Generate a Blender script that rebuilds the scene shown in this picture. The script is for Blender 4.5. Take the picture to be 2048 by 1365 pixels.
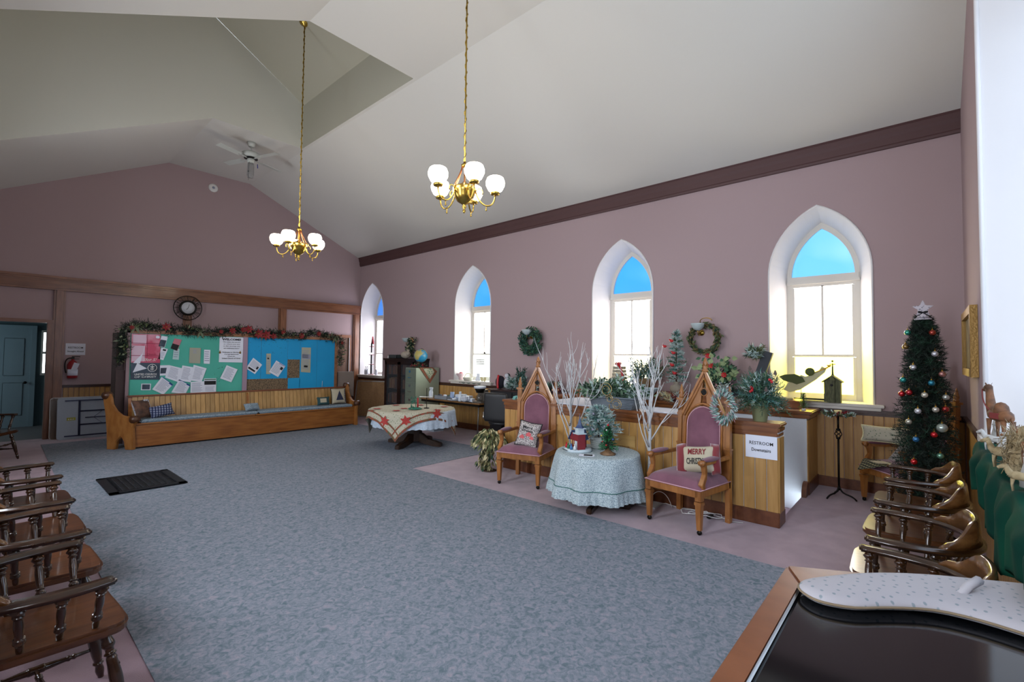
import bpy, bmesh, math, random
from mathutils import Vector, Matrix
sc=bpy.context.scene; COL=sc.collection
for o in list(bpy.data.objects): bpy.data.objects.remove(o)
PI=math.pi
# ---------------------------------------------------------------- camera
YAW,PIT,ROL=math.radians(48.626),math.radians(2.004),math.radians(0.591)
F=Vector((math.sin(YAW)*math.cos(PIT),math.cos(YAW)*math.cos(PIT),math.sin(PIT)))
ri=Vector((math.cos(YAW),-math.sin(YAW),0)); up=ri.cross(F)
Rt=ri*math.cos(ROL)+up*math.sin(ROL); Up=-ri*math.sin(ROL)+up*math.cos(ROL)
cam=bpy.data.cameras.new('camera'); cam.sensor_width=36; cam.lens=934.97/2048*36
cam.clip_start=0.05; cam.clip_end=200
co=bpy.data.objects.new('camera',cam); COL.objects.link(co)
co.matrix_world=Matrix.Translation((0,0,1.6))@Matrix((Rt,Up,-F)).transposed().to_4x4()
sc.camera=co
# ---------------------------------------------------------------- world, light, exposure
w=bpy.data.worlds.new('sky'); sc.world=w; w.use_nodes=True
w.node_tree.nodes['Background'].inputs[0].default_value=(0.75,0.87,1,1)
w.node_tree.nodes['Background'].inputs[1].default_value=3.0
sc.view_settings.view_transform='Standard'; sc.view_settings.look='None'
sc.view_settings.gamma=1; sc.view_settings.use_curve_mapping=False
sc.view_settings.exposure=1.5
L_SIDE=4.0      # daylight through the side window glass
L_END=1.0       # daylight through the tall end window glass
L_LEFT_ADDED=21.0     # glow of added windows on the unseen left wall, brightening the room
L_LAMP=7.0      # chandelier shades
# ---------------------------------------------------------------- materials
def lin(c):
    if isinstance(c,str):
        c=[int(c[i:i+2],16)/255 for i in (0,2,4)]
        c=[x/12.92 if x<=.04045 else ((x+.055)/1.055)**2.4 for x in c]
    return (c[0],c[1],c[2],1)
MC={}
def mat(name,col,rough=.6,metal=0,col2=None,scale=8,bump=0,stretch=None,detail=4,emit=0,spec=.5,lo=.35,hi=.65,sheen=0,trans=0,alpha=1,coat=0,rnd=.0,bscale=None):
    if name in MC: return MC[name]
    m=bpy.data.materials.new(name); m.use_nodes=True; nt=m.node_tree; N=nt.nodes; Lk=nt.links
    b=N['Principled BSDF']; b.inputs['Roughness'].default_value=rough; b.inputs['Metallic'].default_value=metal
    b.inputs['Specular IOR Level'].default_value=spec; c=lin(col); b.inputs['Base Color'].default_value=c
    if sheen: b.inputs['Sheen Weight'].default_value=sheen
    if trans: b.inputs['Transmission Weight'].default_value=trans
    if coat: b.inputs['Coat Weight'].default_value=coat; b.inputs['Coat Roughness'].default_value=.12
    if alpha<1: b.inputs['Alpha'].default_value=alpha
    if emit:
        b.inputs['Emission Color'].default_value=c; b.inputs['Emission Strength'].default_value=emit
    if col2 is not None or bump or rnd:
        tc=N.new('ShaderNodeTexCoord'); mp=N.new('ShaderNodeMapping'); Lk.new(tc.outputs['Object'],mp.inputs[0])
        if stretch: mp.inputs['Scale'].default_value=stretch
        oi=N.new('ShaderNodeObjectInfo'); ad=N.new('ShaderNodeVectorMath'); ad.operation='ADD'
        ml=N.new('ShaderNodeMath'); ml.operation='MULTIPLY'; ml.inputs[1].default_value=37 if rnd else 0
        Lk.new(oi.outputs['Random'],ml.inputs[0]); Lk.new(mp.outputs[0],ad.inputs[0]); Lk.new(ml.outputs[0],ad.inputs[1])
        nz=N.new('ShaderNodeTexNoise'); nz.inputs['Scale'].default_value=scale; nz.inputs['Detail'].default_value=detail
        Lk.new(ad.outputs[0],nz.inputs['Vector']); src=nz
        if col2 is not None:
            r=N.new('ShaderNodeValToRGB'); r.color_ramp.elements[0].position=lo; r.color_ramp.elements[1].position=hi
            r.color_ramp.elements[0].color=c; r.color_ramp.elements[1].color=lin(col2)
            Lk.new(nz.outputs['Fac'],r.inputs[0])
            if rnd:
                hs=N.new('ShaderNodeHueSaturation'); mr=N.new('ShaderNodeMapRange')
                mr.inputs[3].default_value=1-rnd; mr.inputs[4].default_value=1+rnd
                Lk.new(oi.outputs['Random'],mr.inputs[0]); Lk.new(mr.outputs[0],hs.inputs['Value']); Lk.new(r.outputs[0],hs.inputs['Color'])
                Lk.new(hs.outputs[0],b.inputs['Base Color'])
            else: Lk.new(r.outputs[0],b.inputs['Base Color'])
        if bump:
            if bscale:
                nz=N.new('ShaderNodeTexNoise'); nz.inputs['Scale'].default_value=bscale; nz.inputs['Detail'].default_value=3
                Lk.new(tc.outputs['Object'],nz.inputs['Vector'])
            bp=N.new('ShaderNodeBump'); bp.inputs['Strength'].default_value=bump; bp.inputs['Distance'].default_value=.01
            Lk.new(nz.outputs['Fac'],bp.inputs['Height']); Lk.new(bp.outputs[0],b.inputs['Normal'])
    MC[name]=m; return m
def emat(name,col,strength):
    if name in MC: return MC[name]
    m=bpy.data.materials.new(name); m.use_nodes=True; N=m.node_tree.nodes; N.clear()
    e=N.new('ShaderNodeEmission'); e.inputs[0].default_value=lin(col); e.inputs[1].default_value=strength
    o=N.new('ShaderNodeOutputMaterial'); m.node_tree.links.new(e.outputs[0],o.inputs[0]); MC[name]=m; return m
def wood(name,c1,c2,st=(1.5,1.5,14),rough=.42,scale=3,rnd=.12,coat=.15):
    return mat(name,c1,rough,0,c2,scale,.08,st,5,lo=.3,hi=.7,rnd=rnd,coat=coat)
def voro(name,c1,c2,scale,thr=.3,rough=.8,c3=None,rand=1):
    """small printed motif: voronoi dots of c2 (and c3) on c1"""
    m=bpy.data.materials.new(name); m.use_nodes=True; nt=m.node_tree; N=nt.nodes; Lk=nt.links; b=N['Principled BSDF']
    b.inputs['Roughness'].default_value=rough
    tc=N.new('ShaderNodeTexCoord'); v=N.new('ShaderNodeTexVoronoi'); v.inputs['Scale'].default_value=scale; v.inputs['Randomness'].default_value=rand
    if rand<1: v.voronoi_dimensions='2D'
    Lk.new(tc.outputs['Object'],v.inputs['Vector'])
    r=N.new('ShaderNodeValToRGB'); r.color_ramp.elements[0].position=thr; r.color_ramp.elements[1].position=thr+.06
    r.color_ramp.elements[0].color=lin(c2); r.color_ramp.elements[1].color=lin(c1); Lk.new(v.outputs['Distance'],r.inputs[0])
    if c3:
        nz=N.new('ShaderNodeTexNoise'); nz.inputs['Scale'].default_value=scale*.7; Lk.new(tc.outputs['Object'],nz.inputs['Vector'])
        r2=N.new('ShaderNodeValToRGB'); r2.color_ramp.elements[0].position=.56; r2.color_ramp.elements[1].position=.6
        Lk.new(nz.outputs['Fac'],r2.inputs[0]); mx=N.new('ShaderNodeMix'); mx.data_type='RGBA'
        Lk.new(r2.outputs[0],mx.inputs[0]); Lk.new(r.outputs[0],mx.inputs[6]); mx.inputs[7].default_value=lin(c3)
        Lk.new(mx.outputs[2],b.inputs['Base Color'])
    else: Lk.new(r.outputs[0],b.inputs['Base Color'])
    MC[name]=m; return m
def checks(name,c1,c2,c3,scale,dirs='YZ'):
    """woven plaid"""
    m=bpy.data.materials.new(name); m.use_nodes=True; nt=m.node_tree; N=nt.nodes; Lk=nt.links; b=N['Principled BSDF']; b.inputs['Roughness'].default_value=.9
    tc=N.new('ShaderNodeTexCoord'); cs=[]
    for d in dirs:
        wv=N.new('ShaderNodeTexWave'); wv.bands_direction=d; wv.inputs['Scale'].default_value=scale; Lk.new(tc.outputs['Object'],wv.inputs['Vector'])
        r=N.new('ShaderNodeValToRGB'); r.color_ramp.elements[0].position=.55; r.color_ramp.elements[1].position=.6
        r.color_ramp.elements[0].color=lin(c1); r.color_ramp.elements[1].color=lin(c2 if d==dirs[0] else c3); Lk.new(wv.outputs['Fac'],r.inputs[0]); cs.append(r)
    mx=N.new('ShaderNodeMix'); mx.data_type='RGBA'; mx.blend_type='MULTIPLY'; mx.inputs[0].default_value=1
    Lk.new(cs[0].outputs[0],mx.inputs[6]); Lk.new(cs[1].outputs[0],mx.inputs[7]); Lk.new(mx.outputs[2],b.inputs['Base Color'])
    MC[name]=m; return m
# ---------------------------------------------------------------- mesh builder
class G:
    def __init__(s): s.v=[];s.f=[];s.m=[];s.s=[];s.M=Matrix.Identity(4)
    def at(s,loc=(0,0,0),rz=0,rx=0,ry=0,sc_=1):
        s.M=Matrix.Translation(loc)@Matrix.Rotation(rz,4,'Z')@Matrix.Rotation(ry,4,'Y')@Matrix.Rotation(rx,4,'X')@Matrix.Scale(sc_,4); return s
    def add(s,vs,fs,mi=0,sm=False):
        n=len(s.v); s.v+=[s.M@Vector(p) for p in vs]; s.f+=[[i+n for i in f] for f in fs]; s.m+=[mi]*len(fs); s.s+=[sm]*len(fs); return s
    def box(s,x0,x1,y0,y1,z0,z1,mi=0):
        return s.add([(x0,y0,z0),(x1,y0,z0),(x1,y1,z0),(x0,y1,z0),(x0,y0,z1),(x1,y0,z1),(x1,y1,z1),(x0,y1,z1)],
            [(0,3,2,1),(4,5,6,7),(0,1,5,4),(1,2,6,5),(2,3,7,6),(3,0,4,7)],mi)
    def quad(s,a,b,c,d,mi=0): return s.add([a,b,c,d],[(0,1,2,3)],mi)
    def lathe(s,prof,n=16,c=(0,0,0),ax='z',mi=0,sm=True,arc=None):
        vs=[];fs=[];k=len(prof)
        for i in range(n):
            a=2*PI*i/n;ca,sa=math.cos(a),math.sin(a)
            for r,z in prof:
                p=(r*ca,r*sa,z) if ax=='z' else ((z,r*ca,r*sa) if ax=='x' else (r*sa,z,r*ca))
                vs.append((c[0]+p[0],c[1]+p[1],c[2]+p[2]))
        for i in range(n):
            j=(i+1)%n
            for q in range(k-1): fs.append((i*k+q,j*k+q,j*k+q+1,i*k+q+1))
        ring_=prof[0]==prof[-1]
        if prof[0][0]>1e-4 and not ring_: fs.append([i*k for i in range(n)][::-1])
        if prof[-1][0]>1e-4 and not ring_: fs.append([i*k+k-1 for i in range(n)])
        return s.add(vs,fs,mi,sm)
    def tube(s,pts,r,n=6,mi=0,closed=False,sm=True):
        pts=[Vector(p) for p in pts]; k=len(pts); rs=r if isinstance(r,(list,tuple)) else [r]*k
        vs=[];fs=[];u=None
        for i,p in enumerate(pts):
            if closed: t=pts[(i+1)%k]-pts[i-1]
            else: t=(pts[min(i+1,k-1)]-pts[max(i-1,0)])
            t=t.normalized() if t.length>1e-9 else Vector((0,0,1))
            if u is None: u=t.orthogonal().normalized()
            else:
                u=u-t*u.dot(t); u=u.normalized() if u.length>1e-6 else t.orthogonal().normalized()
            w_=t.cross(u)
            for j in range(n):
                a=2*PI*j/n; vs.append(p+(u*math.cos(a)+w_*math.sin(a))*rs[i])
        for i in range(k if closed else k-1):
            i2=(i+1)%k
            for j in range(n):
                j2=(j+1)%n; fs.append((i*n+j,i*n+j2,i2*n+j2,i2*n+j))
        if not closed: fs.append(list(range(n))[::-1]); fs.append([(k-1)*n+j for j in range(n)])
        return s.add(vs,fs,mi,sm)
    def prism(s,poly,h,o=(0,0,0),u=(1,0,0),v=(0,0,1),mi=0,sm=False):
        """polygon in (u,v), extruded by h along u x v"""
        o,u,v=Vector(o),Vector(u),Vector(v); nn=u.cross(v).normalized()*h; k=len(poly)
        vs=[o+u*a+v*b for a,b in poly]; vs+=[p+nn for p in vs]
        ar=sum(poly[i][0]*poly[(i+1)%k][1]-poly[(i+1)%k][0]*poly[i][1] for i in range(k))
        f1=list(range(k))[::-1]; f2=list(range(k,2*k)); sd=[(i,(i+1)%k,(i+1)%k+k,i+k) for i in range(k)]
        if (ar<0)!=(h<0): f1=f1[::-1]; f2=f2[::-1]; sd=[q[::-1] for q in sd]
        s.add(vs,[f1,f2]+sd,mi,sm); return s
    def grid(s,fn,nu,nv,mi=0,sm=True,cu=False,cv=False):
        vs=[fn(i/(nu if cu else nu-1),j/(nv if cv else nv-1)) for i in range(nu) for j in range(nv)];fs=[]
        for i in range(nu if cu else nu-1):
            for j in range(nv if cv else nv-1):
                a,b=i,(i+1)%nu; c,d=j,(j+1)%nv
                fs.append((a*nv+c,b*nv+c,b*nv+d,a*nv+d))
        return s.add(vs,fs,mi,sm)
    def ball(s,c,r,n=10,mi=0,sz=1,sx=1,sy=1):
        m=max(4,n//2+1); pr=[(0 if i in(0,m) else math.sin(PI*i/m)*r,-math.cos(PI*i/m)*r) for i in range(m+1)]
        n0=len(s.v); s.lathe(pr,n,(0,0,0),'z',mi)
        Mi=s.M
        for i in range(n0,len(s.v)):
            p=Mi.inverted()@s.v[i]; s.v[i]=Mi@Vector((p.x*sx+c[0],p.y*sy+c[1],p.z*sz+c[2]))
        return s
    def leaf(s,p,d,n,l,w_,mi=0,fold=.15):
        p=Vector(p); d=Vector(d).normalized(); n=Vector(n); sd=d.cross(n)
        sd=sd.normalized() if sd.length>1e-5 else d.orthogonal().normalized(); nn=sd.cross(d)
        s.add([p,p+d*l*.45+sd*w_*.5+nn*w_*fold,p+d*l,p+d*l*.45-sd*w_*.5+nn*w_*fold],[(0,1,2),(0,2,3)],mi)
    def needle(s,p,d,l,w_,mi=0):
        d=Vector(d).normalized(); sd=d.orthogonal().normalized(); sd.rotate(Matrix.Rotation(random.random()*PI,3,d)); p=Vector(p)
        s.add([p-sd*w_*.5,p+sd*w_*.5,p+d*l],[(0,1,2)],mi)
    def build(s,name,mats,parent=None,bevel=0,seg=2,kind=None,solid=0,sub=0,label=None,merge=False,shade=None):
        me=bpy.data.meshes.new(name); me.from_pydata([tuple(p) for p in s.v],[],s.f)
        if not isinstance(mats,(list,tuple)): mats=[mats]
        for q in mats: me.materials.append(q)
        me.polygons.foreach_set('material_index',s.m); me.polygons.foreach_set('use_smooth',s.s)
        if bevel or merge:
            bm=bmesh.new(); bm.from_mesh(me)
            if merge: bmesh.ops.remove_doubles(bm,verts=bm.verts,dist=1e-5)
            if bevel:
                ed=[e for e in bm.edges if len(e.link_faces)==2 and e.calc_face_angle(0)>.5]
                bmesh.ops.bevel(bm,geom=ed,offset=bevel,segments=seg,affect='EDGES',clamp_overlap=True)
            bm.to_mesh(me); bm.free()
        me.update()
        o=bpy.data.objects.new(name,me); COL.objects.link(o)
        if parent is not None: o.parent=parent
        if solid:
            q=o.modifiers.new('t','SOLIDIFY'); q.thickness=solid
        if sub:
            q=o.modifiers.new('s','SUBSURF'); q.levels=sub; q.render_levels=sub
        if kind: o['kind']=kind
        if label: o['label']=label
        return o
def thing(name,label,cat,loc=(0,0,0),rz=0,group=None,rx=0,ry=0):
    o=bpy.data.objects.new(name,None); COL.objects.link(o); o.location=loc; o.rotation_euler=(rx,ry,rz)
    o.empty_display_size=.1; tag(o,label,cat,group); return o
def tag(o,label,cat,group=None):
    o['label']=label; o['category']=cat
    if group: o['group']=group
    return o
def struct(o): o['kind']='structure'; return o
def dup(r,loc=None,rz=None,label=None,group=None,par=None,scale=None):
    c=r.copy(); COL.objects.link(c)
    if loc is not None: c.location=loc
    if rz is not None: c.rotation_euler[2]=rz
    if label: c['label']=label
    if group: c['group']=group
    if scale: c.scale=(scale,)*3
    if par is not None: c.parent=par
    for ch in list(r.children): dup(ch,par=c)
    return c
def text(body,c,r,u,width,m,parent=None,height=None,off=0,name='lettering',shear=0):
    """flat lettering, centre c, reading direction r, up u, fitted to a width"""
    cu=bpy.data.curves.new('t','FONT'); cu.body=body; cu.align_x='CENTER'; cu.align_y='CENTER'; cu.extrude=.004; cu.offset=off; cu.resolution_u=2; cu.shear=shear
    t=bpy.data.objects.new('t',cu); COL.objects.link(t); dg=bpy.context.evaluated_depsgraph_get(); dg.update()
    me=bpy.data.meshes.new_from_object(t.evaluated_get(dg)); bpy.data.objects.remove(t)
    xs=[v.co.x for v in me.vertices]; ys=[v.co.y for v in me.vertices]
    if not xs: return None
    k=width/(max(xs)-min(xs)); ky=k if not height else height/(max(ys)-min(ys))
    r,u=Vector(r).normalized(),Vector(u).normalized(); n=r.cross(u); c=Vector(c); mx,my=(max(xs)+min(xs))/2,(max(ys)+min(ys))/2
    for v in me.vertices: v.co=c+r*(v.co.x-mx)*k+u*(v.co.y-my)*ky+n*(v.co.z*.15+.0006)
    me.materials.clear(); me.materials.append(m)
    o=bpy.data.objects.new(name,me); COL.objects.link(o)
    if parent is not None: o.parent=parent
    return o
def arc(cx,cy,r,a0,a1,n): return [(cx+r*math.cos(a0+(a1-a0)*i/n),cy+r*math.sin(a0+(a1-a0)*i/n)) for i in range(n+1)]
def bez(p0,p1,p2,p3,n=10):
    p0,p1,p2,p3=map(Vector,(p0,p1,p2,p3)); return [p0*(1-t)**3+p1*3*t*(1-t)**2+p2*3*t*t*(1-t)+p3*t**3 for t in [i/n for i in range(n+1)]]
def rv(s=1.): return Vector((random.uniform(-s,s),random.uniform(-s,s),random.uniform(-s,s)))
def gothic(a,zs,za,n=10):
    """outline of a pointed arch, from (a,zs) over (0,za) to (-a,zs)"""
    h=za-zs; R=(h*h+a*a)/(2*a); t1=math.asin(h/R); c=a-R
    q=[(c+R*math.cos(t1*i/n),zs+R*math.sin(t1*i/n)) for i in range(n+1)]; q[-1]=(0,za)
    return q+[(-x,z) for x,z in q[-2::-1]]
# colours
M_wall=mat('wall_mauve','a69091',.9,bump=.05,scale=60)
M_ceil=mat('ceiling_offwhite','c6c3bc',.92,bump=.03,scale=40)
M_shaft=mat('shaft_paint','c8c7bc',.92); M_shaft_shaded=mat('shaft_side_shaded','aeaa99',.92)  # side wall and roof of the shaft: shade put into a darker colour
M_reveal=mat('reveal_white','d9d6d6',.85)
M_frame=mat('sash_paint','cfc9c0',.5)
M_rail=wood('dark_oak_rail','4a2a1c','34190f',(1.5,10,10))
M_oak=wood('honey_oak','a5713a','8a5727',(9,9,1.2),rough=.38)
M_oakx=wood('honey_oak_lengthways','a8682f','7e481e',(1.2,9,9),rough=.35)
M_plank=wood('tongue_and_groove_pine','b98f52','a67a3e',(10,10,.9),rough=.42,rnd=.1)
M_base=wood('skirting_oak','6a3c20','53290f',(6,6,6),rough=.4)
M_cornice=mat('cornice_mauve_brown','4f3332',.6)
M_trim=wood('trim_brown_oak','8a5a3a','6e4228',(1.2,8,8),rough=.35)
M_trimv=wood('trim_brown_oak_upright','8a5a3a','6e4228',(8,8,1.2),rough=.35)
M_white=mat('white_paint','dcdad6',.6)
M_stairwhite=mat('stairwell_white','c9ccd0',.7)
M_brass=mat('brass','b99a4a',.25,1)
M_copper=mat('copper_gilt','c98a62',.3,1)
M_black=mat('black_metal','15130f',.4,.6)
M_vel=mat('mauve_velvet','7a4e5e',.85,col2='6a4050',scale=6,sheen=.25,bump=.1,bscale=200)
M_pipe=mat('pale_pink_piping','c79aa2',.7)
M_throne=wood('throne_oak','a06a36','7e4c20',(7,7,1.5),rough=.35)
M_dark=wood('dark_chair_wood','3e2512','25150a',(5,5,5),rough=.22,coat=.5)
M_cseat=wood('chair_seat_wood','5a351a','3c200e',(1.5,9,9),rough=.28,coat=.4)
M_cback=wood('chair_back_wood','74502c','4c2c14',(3,3,9),rough=.25,coat=.4)
M_green=mat('fir_green','1f3a2a',.8); M_green2=mat('fir_green_light','3b5f42',.8)
M_dgreen=mat('tree_dark_green','0a1c12',.8); M_dgreen2=mat('tree_green','173524',.8)
M_frost=mat('frosted_needle','a9bdb8',.85); M_teal=mat('teal_needle','4a7a72',.8)
M_olive=mat('olive_leaf','56613c',.7); M_cream=mat('cream_leaf','c9bf94',.7)
M_red=mat('berry_red','b01820',.4); M_redc=mat('cloth_red','7a1420',.8); M_stem=mat('twig_brown','3b2818',.8)
M_paper=mat('white_paper','d6d9e4',.8); M_ink=mat('black_ink','151518',.8); M_grayink=mat('grey_print','8f93a6',.9)
M_gold=mat('gold','b8913c',.3,1)
# ================================================================ the room
WX,FY,NY,LX=7.206,12.22,-.35,-.45
def slope_z(x):
    if x>=4.19: return 4.417-.4527*(x-7.124)
    if x>=2.56: return 5.745
    return 5.745-.52*(2.56-x)
# floor: pink carpet with the stair opening cut out, patterned carpet on top
g=G(); xs=[LX,5.30,6.55,WX]; ys=[NY,1.1,4.5,FY+.12]
for i in range(3):
    for j in range(3):
        if not(i==1 and j==1): g.quad((xs[i],ys[j],0),(xs[i+1],ys[j],0),(xs[i+1],ys[j+1],0),(xs[i],ys[j+1],0))
M_pink=mat('pink_carpet','977c86',.98,col2='886e79',scale=5,bump=.35,bscale=260,sheen=.3)
struct(g.build('floor',M_pink))
def carpet():
    m=bpy.data.materials.new('patterned_carpet'); m.use_nodes=True; nt=m.node_tree; N=nt.nodes; Lk=nt.links; b=N['Principled BSDF']; b.inputs['Roughness'].default_value=.98
    b.inputs['Specular IOR Level'].default_value=.2
    tc=N.new('ShaderNodeTexCoord'); n1=N.new('ShaderNodeTexNoise'); n1.inputs['Scale'].default_value=26; n1.inputs['Detail'].default_value=5; n1.inputs['Distortion'].default_value=1.2
    n2=N.new('ShaderNodeTexNoise'); n2.inputs['Scale'].default_value=46; n2.inputs['Detail'].default_value=3; n2.inputs['Distortion'].default_value=2.0
    n3=N.new('ShaderNodeTexNoise'); n3.inputs['Scale'].default_value=220
    for n in(n1,n2,n3): Lk.new(tc.outputs['Object'],n.inputs['Vector'])
    r1=N.new('ShaderNodeValToRGB'); e=r1.color_ramp.elements; e[0].position=.3; e[0].color=lin('5a6b74'); e[1].position=.72; e[1].color=lin('948e98')
    for p,c in((.42,'707983'),(.5,'7b828c'),(.58,'848893')): q=e.new(p); q.color=lin(c)
    r2=N.new('ShaderNodeValToRGB'); e=r2.color_ramp.elements; e[0].position=.485; e[0].color=(0,0,0,1); e[1].position=.515; e[1].color=(0,0,0,1); q=e.new(.5); q.color=(1,1,1,1)
    mx=N.new('ShaderNodeMix'); mx.data_type='RGBA'; mx.inputs[7].default_value=lin('495965')
    ml=N.new('ShaderNodeMath'); ml.operation='MULTIPLY'; ml.inputs[1].default_value=.8
    Lk.new(n1.outputs['Fac'],r1.inputs[0]); Lk.new(n2.outputs['Fac'],r2.inputs[0]); Lk.new(r2.outputs[0],ml.inputs[0]); Lk.new(ml.outputs[0],mx.inputs[0]); Lk.new(r1.outputs[0],mx.inputs[6])
    Lk.new(mx.outputs[2],b.inputs['Base Color'])
    bp=N.new('ShaderNodeBump'); bp.inputs['Strength'].default_value=.4; bp.inputs['Distance'].default_value=.006; Lk.new(n3.outputs['Fac'],bp.inputs['Height']); Lk.new(bp.outputs[0],b.inputs['Normal'])
    return m
g=G(); pts=[(.60,NY),(4.12,NY),(4.12,5.5),(5.9,5.5),(5.9,11.5),(.74,11.5),(.62,4.5)]
g.prism(pts,.004,o=(0,0,.001),u=(1,0,0),v=(0,1,0))
o=g.build('floor',carpet()); o.name='floor_carpet'; struct(o)
# walls
def wall(name,mp,t0,t1,topf,wins,m=M_wall,extra=(),z0=0):
    g=G(); ts={t0,t1}|set(extra)
    outs=[]
    for c,a,zs,za,zb in wins:
        q=gothic(a,zs,za,12); outs.append((c,q,zb,a)); ts|={round(c+x,5) for x,_ in q}
    ts=sorted(ts)
    def topo(t,c,q):
        d=t-c
        for (xa,za_),(xb,zb_) in zip(q,q[1:]):
            if min(xa,xb)-1e-4<=d<=max(xa,xb)+1e-4:
                k=0 if abs(xb-xa)<1e-9 else (d-xa)/(xb-xa); return za_+(zb_-za_)*k
    for ta,tb in zip(ts,ts[1:]):
        mid=(ta+tb)/2; w_=[o for o in outs if abs(mid-o[0])<o[3]]
        if w_:
            c,q,zb,a=w_[0]; g.quad(mp(ta,z0),mp(tb,z0),mp(tb,zb),mp(ta,zb))
            g.quad(mp(ta,topo(ta,c,q)),mp(tb,topo(tb,c,q)),mp(tb,topf(tb)),mp(ta,topf(ta)))
        else: g.quad(mp(ta,z0),mp(tb,z0),mp(tb,topf(tb)),mp(ta,topf(ta)))
    return struct(g.build(name,m,merge=True))
WC=[1.03,3.865,7.53,11.58]; SZ=1.07
wall('wall_right',lambda t,z:(WX,t,z),NY,FY,lambda t:4.5,[(c,.57,2.75,3.64,SZ) for c in WC])
ADDED_LWC=[1.03,3.865,7.53]
wall('wall_left',lambda t,z:(LX,t,z),NY,FY,lambda t:4.25,[(c,.57,2.75,3.64,SZ) for c in ADDED_LWC])
wall('wall_near',lambda t,z:(t,NY,z),LX,WX,lambda t:slope_z(t)+.02,[(3.35,1.64,4.35,5.6,1.05)],extra=(2.56,4.19))
# far wall with the open doorway at its left end
g=G(); xs=[LX,-.36,.84,2.56,4.19,WX]
for a,b in zip(xs,xs[1:]):
    zb=2.15 if a==-.36 else 0
    g.quad((a,FY,zb),(b,FY,zb),(b,FY,slope_z(b)+.02),(a,FY,slope_z(a)+.02))
for x in(-.36,.84): g.quad((x,FY,0),(x,FY+.14,0),(x,FY+.14,2.15),(x,FY,2.15))
g.quad((-.36,FY,2.15),(.84,FY,2.15),(.84,FY+.14,2.15),(-.36,FY+.14,2.15))
struct(g.build('wall_far',M_wall,merge=True))
# ceiling with the raised shaft
Y1,Y2,XS=5.653,9.296,4.13
g=G()
def cstrip(y0,y1,xs):
    for a,b in zip(xs,xs[1:]): g.quad((a,y0,slope_z(a)),(b,y0,slope_z(b)),(b,y1,slope_z(b)),(a,y1,slope_z(a)))
cstrip(NY,Y1,[LX,2.56,4.19,WX]); cstrip(Y2,FY,[LX,2.56,4.19,WX]); cstrip(Y1,Y2,[XS,4.19,WX])
struct(g.build('ceiling',M_ceil))
g=G(); rz=lambda x: 6.63-.59*(x-4.12) if x>1.8 else 8.0-.6*(1.8-x)
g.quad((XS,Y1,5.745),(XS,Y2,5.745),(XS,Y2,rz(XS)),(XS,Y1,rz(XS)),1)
for y in(Y1,Y2):
    for a,b in((LX,1.8),(1.8,2.56),(2.56,XS)): g.quad((a,y,slope_z(a)),(b,y,slope_z(b)),(b,y,rz(b)),(a,y,rz(a)))
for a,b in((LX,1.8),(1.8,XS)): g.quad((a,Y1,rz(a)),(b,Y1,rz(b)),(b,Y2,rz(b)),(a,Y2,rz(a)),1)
g.quad((LX,Y1,4.15),(LX,Y2,4.15),(LX,Y2,rz(LX)),(LX,Y1,rz(LX)))
o=g.build('ceiling',[M_shaft,M_shaft_shaded]); o.name='ceiling_shaft'; struct(o)
# cornice on the window wall
g=G(); pr=[(0,4.18),(-.03,4.18),(-.035,4.21),(-.045,4.22),(-.05,4.30),(-.07,4.34),(-.075,4.40),(-.095,4.42),(-.095,4.435),(0,4.46)]
g.prism(pr,-(FY-NY),o=(WX,NY,0),u=(1,0,0),v=(0,0,1)); o=struct(g.build('trim_1',M_cornice)); 
# gothic windows
E_white=emat('backlit_white_glass','fffaf2',L_SIDE); 
def pane_mat(i,part):
    if i==4: return emat('added_left_glass','eaf3ff',L_LEFT_ADDED if part!='top' else L_LEFT_ADDED*.5)  # glowing glass of the added left-wall windows
    c={'top':['5fb0f2','2f96f5','3a9bf2','4a8eea'][i],'up':['fff6f2','fff8f6','fff8f2','f4f2ff'][i],'low':['ffee50','fff3c8','eefff2','f2f4ff'][i]}[part]
    s={'top':[.35,.29,.27,.26][i],'up':L_SIDE,'low':[L_SIDE*1.1,L_SIDE,L_SIDE,L_SIDE*.9][i]}[part]
    if part=='top':
        m=mat('blue_glass_%d'%i,c,.35,col2={0:'86c2f4',1:'4aa6f5',2:'55acf4',3:'6298ee'}[i],scale=1.6,detail=1)
        b=m.node_tree.nodes['Principled BSDF']; rr=[n for n in m.node_tree.nodes if n.type=='VALTORGB'][0]
        m.node_tree.links.new(rr.outputs[0],b.inputs['Emission Color']); b.inputs['Emission Strength'].default_value=s; return m
    return emat('glass_%s_%d'%(part,i),c,s)
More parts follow.
